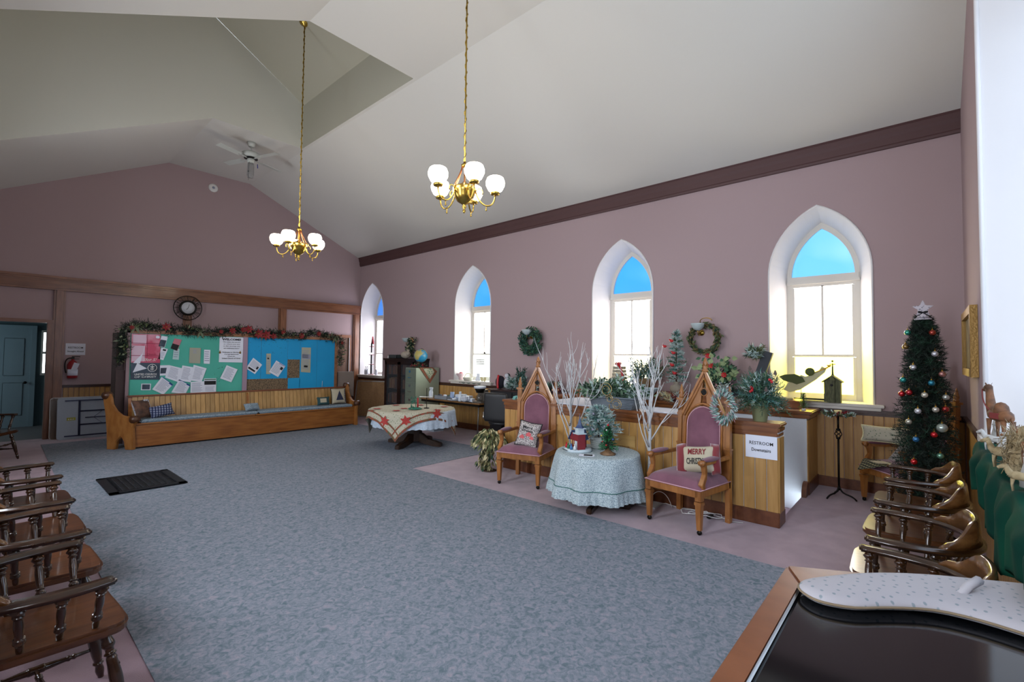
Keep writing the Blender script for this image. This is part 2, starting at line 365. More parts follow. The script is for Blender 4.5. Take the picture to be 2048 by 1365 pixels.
def window(n,c,i,wx=WX,rz=0):
    root=thing('window_%d'%n,'tall pointed window with blue glass in its arch, number %d along the side wall'%n,'window',(wx,c,0),rz); root['kind']='structure'
    del root['category']
    a,b,d=.57,.42,.38; qo=gothic(a,2.75,3.64,12); qi=gothic(b,2.75,3.5,12)
    g=G(); O=[(a,SZ)]+qo+[(-a,SZ)]; I=[(b,SZ)]+qi+[(-b,SZ)]
    for k in range(len(O)-1): g.quad((0,O[k][0],O[k][1]),(0,O[k+1][0],O[k+1][1]),(d,I[k+1][0],I[k+1][1]),(d,I[k][0],I[k][1]))
    for q in g.s: pass
    g.s=[True]*len(g.f); g.quad((0,a,SZ),(0,-a,SZ),(d,-b,SZ),(d,b,SZ)); g.build('reveal',M_reveal,root,merge=False)
    # thin raised bead round the opening
    g=G(); g.tube([(-.004,y,z) for y,z in O],.013,5); g.build('opening_bead',M_reveal,root)
    # frame
    g=G(); f=.055
    out=[(b,SZ)]+qi+[(-b,SZ)]; qn=gothic(b-f,2.75,3.5-f*1.5,12); inn=[(b-f,SZ)]+qn+[(-b+f,SZ)]
    for k in range(len(out)-1):
        A,B,C_,D=out[k],out[k+1],inn[k+1],inn[k]
        g.quad((d,A[0],A[1]),(d,B[0],B[1]),(d,C_[0],C_[1]),(d,D[0],D[1])); g.quad((d,D[0],D[1]),(d,C_[0],C_[1]),(d+.04,C_[0],C_[1]),(d+.04,D[0],D[1]))
    g.build('window_frame',M_frame,root,merge=True)
    g=G(); g.box(d-.015,d+.05,-b+.01,b-.01,2.69,2.77); g.box(d-.03,d+.02,-b,b,2.66,2.70); g.build('transom',M_frame,root,bevel=.004)
    g=G(); w2=b-f; g.box(d,d+.04,-w2,w2,2.62,2.67); g.box(d,d+.04,-w2,-w2+.035,1.685,2.615); g.box(d,d+.04,w2-.035,w2,1.685,2.615); g.box(d-.004,d+.044,-w2,w2,1.65,1.685); g.build('upper_sash',M_frame,root)
    g=G(); g.box(d,d+.035,-.013,.013,1.68,2.63); g.build('mullion',M_frame,root)
    g=G(); g.box(d-.01,d+.035,-w2,w2,SZ,1.15); g.box(d-.01,d+.03,-w2,-w2+.03,1.15,1.645); g.box(d-.01,d+.03,w2-.03,w2,1.15,1.645); g.build('lower_sash',M_frame,root)
    poly=[(b-f,2.765)]+[(y,z) for y,z in qn]+[(-b+f,2.765)]
    g=G(); g.add([(d+.03,y,z) for y,z in poly],[list(range(len(poly)))[::-1]]); g.build('pane',pane_mat(i,'top'),root,label='blue glass in the arch')
    for s in(-1,1):
        g=G(); y0,y1=sorted((s*.008,s*(w2-.025))); g.quad((d+.02,y0,1.67),(d+.02,y0,2.63),(d+.02,y1,2.63),(d+.02,y1,1.67)); g.build('pane',pane_mat(i,'up'),root)
    g=G(); g.quad((d+.02,-w2+.02,1.14),(d+.02,-w2+.02,1.655),(d+.02,w2-.02,1.655),(d+.02,w2-.02,1.14)); g.build('pane',pane_mat(i,'low'),root,label='yellow lower glass' if i==0 else None)
    g=G(); g.box(-.09,.03,-.67,.67,1.035,1.072); g.box(-.06,0,-.64,.64,.995,1.035); g.build('sill',M_frame,root,bevel=.006)
    return root
for n,c in enumerate(WC): window(n+1,c,n)
for n,c in enumerate(ADDED_LWC): window(n+7,c,4,LX,PI)  # unseen left-wall windows, added to light the room
# tall end window behind the camera's right shoulder (only its jamb is in view)
root=thing('window_5','tall end window with a deep white jamb at the right edge','window',(3.35,NY,0)); root['kind']='structure'; del root['category']
a,b,d=1.64,1.5,-.5; qo=gothic(a,4.35,5.6,12); qi=gothic(b,4.3,5.45,12); O=[(a,1.05)]+qo+[(-a,1.05)]; I=[(b,1.05)]+qi+[(-b,1.05)]
g=G()
for k in range(len(O)-1): g.quad((O[k][0],0,O[k][1]),(O[k+1][0],0,O[k+1][1]),(I[k+1][0],d,I[k+1][1]),(I[k][0],d,I[k][1]))
g.quad((a,0,1.05),(-a,0,1.05),(-b,d,1.05),(b,d,1.05)); g.build('reveal',M_reveal,root)
g=G(); g.tube([(x,.004,z) for x,z in O],.016,6); g.build('opening_bead',M_reveal,root)
E_end=emat('end_glass','d2e6ff',L_END)
cells=[]
for k in range(4):
    x0=-1.5+.75*k+.03; x1=x0+.69
    for z0,z1 in((1.1,2.1),(2.16,3.2),(3.26,4.25)):
        g=G(); g.quad((x0,d+.01,z0),(x1,d+.01,z0),(x1,d+.01,z1),(x0,d+.01,z1)); g.build('pane',E_end,root)
g=G(); g.box(-1.5,1.5,d-.02,d-.0,1.05,4.3)
g.prism([(x,z) for x,z in [(1.5,4.3)]+qi+[(-1.5,4.3)]],.02,o=(0,d-.02,0),u=(1,0,0),v=(0,0,1)); g.build('window_frame',M_frame,root)
g=G(); g.box(-1.75,1.75,-.02,.05,1.0,1.05); g.build('sill',M_frame,root)
# wainscots: every board a part of the wall panelling
def boards(root,mp,t0,t1,z0,z1,pitch,m,thick=.012):
    n=max(1,round((t1-t0)/pitch)); p=(t1-t0)/n; me=None
    for i in range(n):
        a=t0+p*i
        if me is None:
            g=G(); w_=p-.006
            pts=[(0,0),(w_,0),(w_,-thick*.6),(w_-.006,-thick),(.006,-thick),(0,-thick*.6)]
            V=[];Fc=[]
            for z in(z0,z1): V+=[mp(x,y,z) for x,y in pts]
            k=6
            for j in range(k): Fc.append((j,(j+1)%k,(j+1)%k+k,j+k))
            Fc+=[tuple(range(k))[::-1],tuple(range(k,2*k))]
            g.add(V,Fc); o=g.build('plank',m,root); me=o; base=mp(0,0,0)
        else:
            o=me.copy(); COL.objects.link(o); o.parent=root
        q=mp(a,0,0); o.location=[q[j]-base[j] for j in range(3)]
def sroot(name,loc=(0,0,0)):
    o=bpy.data.objects.new(name,None); COL.objects.link(o); o.location=loc; o['kind']='structure'; return o
r=sroot('trim_2'); boards(r,lambda t,d,z:(WX+d,t,z),NY+.02,FY-.02,.12,.96,.1,M_plank)
g=G(); g.box(WX-.035,WX,NY,FY,.955,1.0); g.box(WX-.02,WX,NY,FY,.93,.955); struct(g.build('trim_3',M_rail,bevel=.006))
g=G(); g.box(WX-.022,WX,NY,FY,0,.13); struct(g.build('baseboard_right',M_base,bevel=.005))
r=sroot('trim_4'); boards(r,lambda t,d,z:(t,FY+d,z),1.05,5.5,.1,.94,.075,M_plank)
g=G(); g.box(1.03,6.0,FY-.035,FY,.94,.99); struct(g.build('trim_5',M_rail,bevel=.006))
g=G(); g.box(1.03,6.0,FY-.02,FY,0,.1); struct(g.build('baseboard_far',M_base))
r=sroot('trim_6'); boards(r,lambda t,d,z:(t,NY-d,z),1.2,WX-.02,.12,.96,.1,M_plank)
g=G(); g.box(5.02,WX,NY,NY+.035,.955,1.0); struct(g.build('trim_7',M_rail,bevel=.006))
# oak framing on the far wall
r=sroot('trim_8')
g=G(); g.box(LX,WX,FY-.06,FY,2.80,2.99); g.build('beam',M_trim,r,bevel=.01)
g=G(); g.box(LX,WX,FY-.10,FY,2.985,3.03); g.box(LX,WX,FY-.08,FY,2.955,2.985); g.build('cap_moulding',M_trim,r,bevel=.008)
g=G(); g.box(LX,WX,FY-.075,FY,2.77,2.80); g.build('lower_moulding',M_trim,r,bevel=.006)
for x0,x1 in((.87,1.03),(2.91,3.07),(4.93,5.12),(6.99,7.18)):
    g=G(); g.box(x0+.03,x1-.03,FY-.07,FY,0,2.77); g.box(x0,x0+.03,FY-.05,FY,0,2.77); g.box(x1-.03,x1,FY-.05,FY,0,2.77); g.build('post',M_trimv,r,bevel=.006)
g=G(); g.box(LX,.87,FY-.05,FY,2.15,2.21); g.build('door_header',M_trim,r,bevel=.005)
g=G(); g.box(.80,.87,FY-.05,FY+.13,0,2.15); g.box(-.45,-.33,FY-.05,FY+.13,0,2.15); g.build('door_casing',M_trimv,r,bevel=.005)
for x in(.8,5.12): pass
# wooden door in the right corner of the far wall
r=sroot('door_1',(6.45,FY-.03,0))
g=G(); g.box(-.40,.40,0,.03,0,2.1); g.build('door_leaf',wood('door_wood','6b4526','4f3018',(9,9,1)),r)
for x0,x1 in((-.32,-.04),(.04,.32)):
    for z0,z1 in((.2,.95),(1.1,1.95)):
        g=G(); g.box(x0,x1,-.008,0,z0,z1); g.build('door_panel',wood('door_wood','6b4526','4f3018',(9,9,1)),r,bevel=.006)
g=G(); g.box(-.48,-.40,-.02,.03,0,2.1); g.box(.40,.48,-.02,.03,0,2.1); g.box(-.48,.48,-.02,.03,2.1,2.18); g.build('door_casing',M_trimv,r,bevel=.005)
g=G(); g.box(.405,.425,-.035,-.02,.4,2.1); g.build('door_edge_strip',mat('steel','9a9a9a',.3,1),r)
# ---------------- the dim room beyond the open doorway
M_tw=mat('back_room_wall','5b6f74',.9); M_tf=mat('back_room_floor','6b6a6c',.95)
g=G(); y0,y1=FY+.12,14.6
g.quad((-1.5,y1,0),(2.2,y1,0),(2.2,y1,2.6),(-1.5,y1,2.6)); g.quad((-1.5,y0,0),(-1.5,y1,0),(-1.5,y1,2.6),(-1.5,y0,2.6)); g.quad((2.2,y0,0),(2.2,y1,0),(2.2,y1,2.6),(2.2,y0,2.6))
g.quad((-1.5,y0,2.6),(2.2,y0,2.6),(2.2,y1,2.6),(-1.5,y1,2.6)); g.quad((-1.5,y0,0),(-.36,y0,0),(-.36,y0,2.6),(-1.5,y0,2.6)); g.quad((.84,y0,0),(2.2,y0,0),(2.2,y0,2.6),(.84,y0,2.6)); g.quad((-.36,y0,2.15),(.84,y0,2.15),(.84,y0,2.6),(-.36,y0,2.6))
o=g.build('wall_back_room',M_tw); struct(o)
g=G(); g.quad((-1.5,y0,.0),(2.2,y0,.0),(2.2,y1,.0),(-1.5,y1,.0)); o=g.build('floor_back_room',M_tf); struct(o)
r=sroot('door_2',(.30,14.55,0))
M_pd=mat('pale_door','8ea4ae',.6)
g=G(); g.box(-.48,.42,0,.04,0,2.1); g.build('door_leaf',M_pd,r)
for x0,x1 in((-.38,-.08),(.02,.32)):
    for z0,z1 in((.25,.95),(1.1,1.9)):
        g=G(); g.box(x0,x1,-.012,0,z0,z1); g.build('door_panel',M_pd,r,bevel=.006)
g=G(); g.ball((.35,-.05,.95),.03); g.build('door_knob',M_black,r)
g=G(); g.box(-.56,-.48,-.02,.04,0,2.1); g.box(.42,.5,-.02,.04,0,2.1); g.box(-.56,.5,-.02,.04,2.1,2.18); g.build('door_casing',M_pd,r)
r=sroot('window_6',(.965,14.57,1.15))
for z in(0,.47):
    g=G(); g.quad((-.06,0,z),(.06,0,z),(.06,0,z+.42),(-.06,0,z+.42)); g.build('pane',emat('back_room_glass','f2fbff',2.0),r)
g=G(); g.box(-.09,-.06,-.02,.02,-.05,.94); g.box(.06,.10,-.02,.02,-.05,.94); g.box(-.06,.06,-.02,.02,-.05,0); g.box(-.06,.06,-.02,.02,.42,.47); g.box(-.06,.06,-.02,.02,.89,.94); g.build('window_frame',M_frame,r)
r=sroot('window_11',(-1.48,13.4,1.0)); g=G(); g.quad((0,-.6,0),(0,.6,0),(0,.6,1.3),(0,-.6,1.3)); g.build('pane',emat('back_room_added_glass','cfe6ee',1.1),r); g=G(); g.box(0,.03,-.66,-.6,-.06,1.36); g.box(0,.03,.6,.66,-.06,1.36); g.box(0,.03,-.6,.6,-.06,0); g.box(0,.03,-.6,.6,1.3,1.36); g.build('window_frame',M_frame,r)  # out-of-view side window, added to brighten the back room
# ---------------- panelled stairwell: front half wall, back shelf wall, stairs
r=sroot('wall_stairwell_front',(5.07,1.06,0))
g=G(); g.box(.012,.22,0,3.54,0,.93); g.build('wall_core',M_stairwhite,r)
boards(r,lambda t,d,z:(.012+d,t,z),.0,3.54,.13,.85,.105,M_plank)
boards(r,lambda t,d,z:(.01+t,d,z),0,.2,.13,.85,.1,M_plank)
g=G(); g.box(-.03,.25,-.03,3.57,.955,.99); g.build('ledge',M_oakx and wood('ledge_oak','8a5428','6a3a1a',(8,1.2,8),rough=.3),r,bevel=.01)
g=G(); g.box(-.015,.235,-.015,3.55,.90,.955); g.box(-.005,.225,-.005,3.545,.85,.90); g.build('ledge_moulding',wood('ledge_oak','8a5428','6a3a1a'),r,bevel=.012)
g=G(); g.box(-.012,.235,-.012,3.55,0,.14); g.build('skirting',M_base,r,bevel=.006)
r=sroot('wall_stairwell_back',(6.5,1.05,0))
g=G(); g.box(0.05,.70,.012,3.55,-2.4,.93); g.build('wall_core',M_stairwhite,r)
boards(r,lambda t,d,z:(.05+t,.012+d,z),.0,.65,.13,.88,.1,M_plank)
g=G(); g.box(.05,.70,-.01,.012,0,.14); g.build('skirting',M_base,r)
g=G(); g.box(-.0,.70,-.05,3.55,.955,.99); g.box(.03,.70,-.025,3.55,.90,.955); g.build('ledge',wood('ledge_oak','8a5428','6a3a1a'),r,bevel=.01)
g=G(); g.box(.28,.70,.12,3.55,.99,1.09); g.build('upper_shelf',wood('ledge_oak','8a5428','6a3a1a'),r,bevel=.008)
g=G(); g.prism([(0,0)]+arc(0,0,.16,0,PI/2,8),.05,o=(.05,.0,0),u=(-1,0,0),v=(0,0,1)); g.build('curved_bracket',M_base,r)
r=sroot('wall_stairwell_end',(5.29,4.42,0))
g=G(); g.box(0,1.27,0,.18,-2.4,.93); g.build('wall_core',M_stairwhite,r)
g=G(); g.box(-.02,1.27,-.03,.2,.955,.99); g.box(0,1.27,-.015,.19,.9,.955); g.build('ledge',wood('ledge_oak','8a5428','6a3a1a'),r,bevel=.01)
g=G(); g.quad((5.29,1.1,-2.4),(5.29,4.5,-2.4),(5.29,4.5,.9),(5.29,1.1,.9)); o=g.build('wall_stairwell_inner',M_stairwhite); struct(o)
r=sroot('floor_stairs',(5.29,1.1,0))
for k in range(9):
    g=G(); g.box(.01,1.24,.0+.27*k,.3+.27*k,-.19*(k+1)-.19,-.19*(k+1)); g.build('stair_tread',M_pink,r)
# ================================================================ captain's chairs
def turned(g,p0,p1,R,style='leg',n=10,mi=0):
    """turned spindle between two points"""
    prof={'leg':[(0,.55),(.06,.62),(.16,.95),(.2,.6),(.23,.62),(.25,.9),(.27,.6),(.3,.75),(.5,.95),(.68,.8),(.78,.6),(.8,.85),(.83,.55),(.9,.7),(1,.45)],
          'spin':[(0,.5),(.1,.6),(.18,.62),(.24,.95),(.30,.65),(.32,.9),(.34,.6),(.6,.75),(.78,.62),(.8,.9),(.83,.6),(.9,1.15),(.95,.8),(1,.5)],
          'str':[(0,.4),(.15,.55),(.17,.8),(.2,.55),(.22,.8),(.25,.6),(.42,.9),(.44,1.1),(.5,1.0),(.56,1.1),(.58,.9),(.75,.6),(.78,.8),(.8,.55),(.83,.8),(.85,.5),(1,.4)]}[style]
    p0,p1=Vector(p0),Vector(p1); q=[]
    for i in range(len(prof)-1):
        (t0,r0),(t1,r1)=prof[i],prof[i+1]; q+=[(t0+(t1-t0)*k,r0+(r1-r0)*(3*k*k-2*k**3)) for k in(0,.35,.7)]
    q.append(prof[-1]); g.tube([p0+(p1-p0)*t for t,_ in q],[R*r for _,r in q],n,mi)
def rail_path():
    h=[(.17,.305),(.06,.315),(-.06,.305),(-.16,.27),(-.235,.19),(-.275,.10),(-.285,0)]
    h=[Vector((x,y,0)) for x,y in h]; h=h+[Vector((p.x,-p.y,0)) for p in h[-2::-1]]
    out=[]
    for i in range(len(h)-1):
        p0=h[max(i-1,0)];p1=h[i];p2=h[i+1];p3=h[min(i+2,len(h)-1)]
        for t in(0,.33,.66): out.append(.5*((2*p1)+(p2-p0)*t+(2*p0-5*p1+4*p2-p3)*t*t+(3*p1-p0-3*p2+p3)*t**3))
    out.append(h[-1]); return out
def make_captain(label,group):
    r=thing('captain_chair',label,'chair',group=group)
    g=G(); ol=[]
    for k in range(28):
        a=2*PI*k/28; ca,sa=math.cos(a),math.sin(a); e=.30
        x=math.copysign(abs(ca)**e,ca); y=math.copysign(abs(sa)**e,sa); ol.append((.015+x*.235,y*(.24+.022*x)))
    g.prism(ol,.042,o=(0,0,.40),u=(1,0,0),v=(0,1,0)); g.build('seat',M_cseat,r,bevel=.012)
    for sx in(1,-1):
        for sy in(1,-1):
            g=G(); turned(g,(.16*sx+.01,.17*sy,.40),(.235*sx+.01,.225*sy,.0),.026,'leg'); g.build('leg',M_dark,r)
    for sy in(1,-1):
        g=G(); turned(g,(.205,.2*sy,.16),(-.185,.2*sy,.16),.017,'str'); g.build('stretcher',M_dark,r)
    g=G(); turned(g,(.01,.2,.16),(.01,-.2,.16),.017,'str'); g.build('stretcher',M_dark,r)
    g=G(); turned(g,(.215,.2,.25),(.215,-.2,.25),.015,'str'); g.build('stretcher',M_dark,r)
    P=rail_path(); n=len(P); g=G(); vs=[];fs=[]
    for i,p in enumerate(P):
        t=(P[min(i+1,n-1)]-P[max(i-1,0)]).normalized(); nn=Vector((-t.y,t.x,0)); s=i/(n-1); w_=.034 if .1<s<.9 else .024+.1*min(s,1-s)
        for a,z in((-w_,.645),(w_,.645),(w_,.672),(-w_,.672)): q=p+nn*a; vs.append((q.x,q.y,z))
    for i in range(n-1):
        for j in range(4): fs.append((i*4+j,i*4+(j+1)%4,i*4+4+(j+1)%4,i*4+4+j))
    fs+=[(3,2,1,0),(n*4-4,n*4-3,n*4-2,n*4-1)]; g.add(vs,fs,0,True); g.build('arm_rail',M_dark,r,bevel=.007)
    Q=P[8:-8] if n>20 else P; m=len(Q); g=G(); vs=[];fs=[]
    for i,p in enumerate(Q):
        t=(Q[min(i+1,m-1)]-Q[max(i-1,0)]).normalized(); nn=Vector((-t.y,t.x,0)); s=i/(m-1); d=min(s,1-s)*2
        h=.672+.035*min(1,d*8)+.085*(0 if d<.25 else min(1,(d-.25)/.3))**.8
        if i in(0,m-1): h=.676
        for a,z in((-.02,.668),(.02,.668),(.017,h),(-.007,h+.003)): q=p+nn*a-nn*0; vs.append((q.x,q.y,z))
    for i in range(m-1):
        for j in range(4): fs.append((i*4+j,i*4+(j+1)%4,i*4+4+(j+1)%4,i*4+4+j))
    fs+=[(3,2,1,0),(m*4-4,m*4-3,m*4-2,m*4-1)]; g.add(vs,fs,0,True); g.build('back_crest',M_cback,r,bevel=.006)
    for sy in(1,-1):
        for x0,x1 in((.13,.13),(.02,.01),(-.09,-.11)):
            g=G(); turned(g,(x0,.205*sy,.44),(x1,(.3 if x1>-.05 else .285)*sy,.65),.021,'spin'); g.build('spindle',M_dark,r)
    for y in(-.13,-.045,.045,.13):
        g=G(); turned(g,(-.19,y*.9,.44),(-.285+abs(y)*.22,y*1.15,.65),.017,'spin'); g.build('spindle',M_dark,r)
    return r
L=["captain's chair nearest the camera in the left row, seat turned to the room","second captain's chair from the camera in the left row","third captain's chair from the camera in the left row","captain's chair at the far end of the left row, before the floor grille"]
c0=make_captain(L[0],'dark captain chairs in the left row')
c0.location=(.215,2.84,0); c0.rotation_euler[2]=.06
for i,y in enumerate((3.62,4.40,5.25)): dup(c0,(.235+.02*i,y,0),.04-.02*i,L[i+1])
dup(c0,(.10,10.15,0),-.5,"lone captain's chair by the open doorway, far left",'stray captain chairs')
L=["captain's chair at the near end of the right row, partly behind the cabinet","second captain's chair from the cabinet, in the row along the end wall","third captain's chair from the cabinet, in the row along the end wall","captain's chair next to the tall Christmas tree, last of the right row"]
for i,x in enumerate((2.66,3.46,4.32,5.13)): dup(c0,(x,.09,0),PI/2+(.0,.03,-.03,.02)[i],L[i],'captain chairs along the end wall')
# ================================================================ throne chairs
def make_throne(name_label,group):
    r=thing('throne_chair',name_label,'chair',group=group)
    for sy in(1,-1):
        g=G(); y=.265*sy
        g.prism([(-.03,-.03),(.03,-.03),(.03,.03),(-.03,.03)],.10,o=(.27,y,.305),u=(1,0,0),v=(0,1,0))
        g.box(.235,.305,y-.035,y+.035,.27,.30)
        g.grid(lambda u,v:(.27+[-1,1,1,-1][int(u*4)%4]*(.02+.009*v),y+[-1,-1,1,1][int(u*4)%4]*(.02+.009*v),.045+.225*v),4,2,cu=True,sm=False)
        g.build('leg',M_throne,r,bevel=.004)
        g=G(); g.lathe([(0,-.011),(.02,-.011),(.022,0),(.02,.011),(0,.011)],10,(.27,y,.022),'x'); g.tube([(.27,y,.022),(.27,y,.06)],.008,6); g.build('caster',M_black,r)
        g=G(); g.prism([(-.30,0),(-.245,0),(-.25,.2),(-.235,.42),(-.285,.42),(-.305,.2)],.05,o=(0,y+.025,0),u=(1,0,0),v=(0,0,1)); g.build('leg',M_throne,r,bevel=.004)
    g=G(); g.box(-.27,.295,-.29,-.255,.335,.405); g.box(-.27,.295,.255,.29,.335,.405); g.box(.265,.30,-.27,.27,.335,.405); g.box(-.28,-.25,-.27,.27,.335,.405); g.build('seat_frame',M_throne,r,bevel=.006)
    def seat(u,v):
        X=-.265+.57*u; Y=-.295+.59*v; e=(1-(2*u-1)**6)*(1-(2*v-1)**6); return (X,Y,.40+.11*max(e,0)**.45*(.75+.25*math.sin(PI*u)*math.sin(PI*v)))
    g=G(); g.grid(seat,16,16); g.quad((-.265,-.295,.40),(-.265,.295,.40),(.305,.295,.40),(.305,-.295,.40)); o=g.build('seat_cushion',M_vel,r)
    g=G(); g.tube([(.305,-.295,.408),(.305,.295,.408)],.005,5); g.tube([(.305,-.295,.408),(-.26,-.295,.408)],.005,5); g.tube([(.305,.295,.408),(-.26,.295,.408)],.005,5); g.build('piping',M_pipe,o)
    # back, leaning slightly
    bk=bpy.data.objects.new('back_frame',None); COL.objects.link(bk)
    bpy.data.objects.remove(bk)
    T=Matrix.Translation((-.27,0,.40))@Matrix.Rotation(-.05,4,'Y')
    def B(): g=G(); g.M=T.copy(); return g
    for sy in(1,-1):
        g=B(); y=.262*sy; q=.026
        g.box(-q,q,y-q,y+q,-.02,.30); g.box(-q-.006,q+.006,y-q-.006,y+q+.006,.30,.32); g.box(-q*.85,q*.85,y-q*.85,y+q*.85,.32,.60)
        g.box(-q-.004,q+.004,y-q-.004,y+q+.004,.60,.63); g.box(-q*.95,q*.95,y-q*.95,y+q*.95,.63,.76)
        for d in(-.012,0,.012): g.box(q*.95,q*.95+.004,y+d-.003,y+d+.003,.65,.745)
        g.box(-q-.012,q+.012,y-q-.012,y+q+.012,.76,.785); g.build('post',M_throne,r,bevel=.003)
        g=B(); g.lathe([(.024,.785),(.03,.80),(.02,.81),(.026,.835),(.02,.86),(.012,.90),(.006,.925),(0,.935)],8,(0,y,0)); 
        for k in range(4): a=PI/2*k; g.leaf((0.0,y,.80),(math.cos(a),math.sin(a),1.5),(math.cos(a),math.sin(a),0),.06,.03)
        g.build('finial',M_throne,r)
    g=B()
    # arch panel with gable: outer shape minus velvet arch, built as bands
    aw,zs,za=.185,.52,.72; ql=gothic(aw,zs,za,8); half=[(aw,.06)]+ql[:9]
    outr=[(.235,.06),(.235,.60)]+[(.235*(1-k/7),.60+.47*k/7) for k in range(1,8)]
    inn=[(aw,.06),(aw,zs)]+[ql[min(8,k+1)] for k in range(0,7)]
    for sy in(1,-1):
        for k in range(len(outr)-1):
            a_,b_,c_,d_=outr[k],outr[k+1],inn[k+1],inn[k]
            for x in(.012,-.02):
                g.quad((x,sy*a_[0],a_[1]),(x,sy*b_[0],b_[1]),(x,sy*c_[0],c_[1]),(x,sy*d_[0],d_[1]))
            g.quad((.012,sy*d_[0],d_[1]),(.012,sy*c_[0],c_[1]),(-.02,sy*c_[0],c_[1]),(-.02,sy*d_[0],d_[1]))
            g.quad((.012,sy*a_[0],a_[1]),(.012,sy*b_[0],b_[1]),(-.02,sy*b_[0],b_[1]),(-.02,sy*a_[0],a_[1]))
    g.build('gable_panel',M_throne,r,merge=True)
    g=B()
    for sy in(1,-1):
        g.tube([(.012,sy*.255,.585),(.012,0,1.09)],.016,4,sm=False); g.tube([(.02,sy*.205,.60),(.02,0,1.01)],.007,4)
    g.tube([(.018,y,z) for y,z in [(aw+.014,.06)]+gothic(aw+.014,zs,za+.02,8)+[(-aw-.014,.06)]],.011,6); g.build('gable_moulding',M_throne,r)
    g=B(); g.box(-.02,.02,-.235,.235,.0,.06); g.build('back_rail',M_throne,r,bevel=.004)
    g=B(); g.lathe([(.02,1.06),(.034,1.075),(.034,1.09),(.02,1.10),(.03,1.115),(.022,1.14),(.026,1.165),(.014,1.20),(0,1.225)],8,(0,0,0))
    for k in range(5): a=PI*2/5*k; g.leaf((0,0,1.10),(math.cos(a),math.sin(a),1.6),(math.cos(a),math.sin(a),0),.075,.035)
    g.build('finial',M_throne,r)
    g=B(); P=[(-.0,0)]
    for k in range(4):
        a=PI/2*k; g.lathe([(0,.013),(.017,.013),(.017,.016),(0,.016)],10,(0,math.cos(a)*.017,.86+math.sin(a)*.017),'x')
    g.build('quatrefoil',mat('dark_opening','1a1714',.9),r)
    g=B(); g.lathe([(.034,.012),(.042,.012),(.042,.019),(.034,.019),(.034,.012)],18,(0,0,.86),'x'); g.build('quatrefoil_ring',M_throne,r)
    def pad(u,v):
        z=.06+v*(za-.06-.012); hw=aw-.008
        if z>zs:
            h=za-zs;R=(h*h+aw*aw)/(2*aw); hw=max(0.002,(aw-R)+math.sqrt(max(0,R*R-(z-zs)**2))-.008)
        e=max(0,(1-(2*u-1)**4))*(1-(2*v-1)**8); return (.004+.032*e**.5,(2*u-1)*hw,z)
    g=B(); g.grid(pad,12,16); bp_=g.build('back_cushion',M_vel,r)
    g=B(); g.tube([(.012,y,z) for y,z in [(aw-.008,.07)]+gothic(aw-.008,zs,za-.012,8)+[(-aw+.008,.07)]],.006,5); g.build('piping',M_pipe,bp_)
    for sy in(1,-1):
        y=.275*sy
        g=G(); pts=[(.245,.40),(.265,.45),(.225,.50),(.20,.54),(.215,.60),(.25,.635),(.245,.665),(.21,.67),(.185,.64),(.17,.57),(.18,.50),(.21,.45),(.20,.40)]
        g.prism([(a+.01,b_) for a,b_ in pts][::-1],.045*1,o=(0,y-.0225,0),u=(1,0,0),v=(0,0,1)) if False else g.prism([(a+.01,b_) for a,b_ in pts],-.045,o=(0,y-.0225,0),u=(1,0,0),v=(0,0,1))
        g.tube([(.245,y-.028,.645),(.245,y+.028,.645)],.024,10); g.build('arm_support',M_throne,r,bevel=.004)
        g=G(); g.box(-.26,.22,y-.02,y+.02,.62,.655); g.build('arm_rail',M_throne,r,bevel=.006)
        def ap(u,v): 
            a=2*PI*v; e=math.sin(PI*min(max(u,.02),.98))**.35; return (-.06+.28*u,y+math.cos(a)*.042*e,.665+math.sin(a)*.022*e)
        g=G(); g.grid(ap,12,12,cv=True); g.build('arm_pad',M_vel,r)
    return r
t0=make_throne('gothic oak throne chair with mauve velvet, in the middle of the room by the birch stump plate','carved oak throne chairs with mauve velvet')
t0['label']='gothic throne chair with the red and cream cushion, nearest the camera'
t0.location=(4.68,1.77,0); t0.rotation_euler[2]=PI+math.atan2(-.09,.5)*-1*.0-.17
dup(t0,(4.72,3.87,0),PI+.26,'gothic throne chair with the black and white cushion, left of the skirted table')
dup(t0,(6.70,.16,0),math.radians(128),'throne chair in the far right corner behind the tall Christmas tree')
# ================================================================ pillows
def pillow(name,label,mats,w_,h,t,loc,rz,lean=0,roll=0,cat='cushion',group=None,border=None):
    r=thing(name,label,cat,loc,rz,group)
    def P(s):
        def f(u,v):
            x,y=2*u-1,2*v-1; e=max(0,(1-x**4))*max(0,(1-y**4)); pinch=1-.10*(1-abs(x)**2)*(abs(y)**3)-.0; p2=1-.10*(1-abs(y)**2)*(abs(x)**3)
            return Vector((s*t*.5*e**.6, x*w_*.5*p2, y*h*.5*pinch))
        return f
    g=G(); g.M=Matrix.Rotation(lean,4,'Y')@Matrix.Rotation(roll,4,'X')
    g.grid(P(1),14,14,0); g.grid(P(-1),14,14,min(1,len(mats)-1)); g.build('cover',mats,r)
    if border:
        g=G(); g.M=Matrix.Rotation(lean,4,'Y')@Matrix.Rotation(roll,4,'X'); f=P(1); pts=[f(i/12,0) for i in range(12)]+[f(1,i/12) for i in range(12)]+[f(1-i/12,1) for i in range(12)]+[f(0,1-i/12) for i in range(12)]
        g.tube(pts,.008,5,closed=True); g.build('piping',border,r)
    return r
M_linen=mat('cream_linen','b5ab94',.95,bump=.2,bscale=300); M_crim=mat('crimson_velvet','761a22',.8,sheen=.6)
rz=PI+.05-.4
p=pillow('throw_pillow','cream and crimson cushion reading Merry Christmas on the near throne chair',[M_linen,M_crim],.36,.27,.15,(4.66,1.66,.625),PI+.1,lean=-.35,roll=.12,group='')
g=G(); g.M=Matrix.Rotation(-.35,4,'Y')@Matrix.Rotation(.12,4,'X')
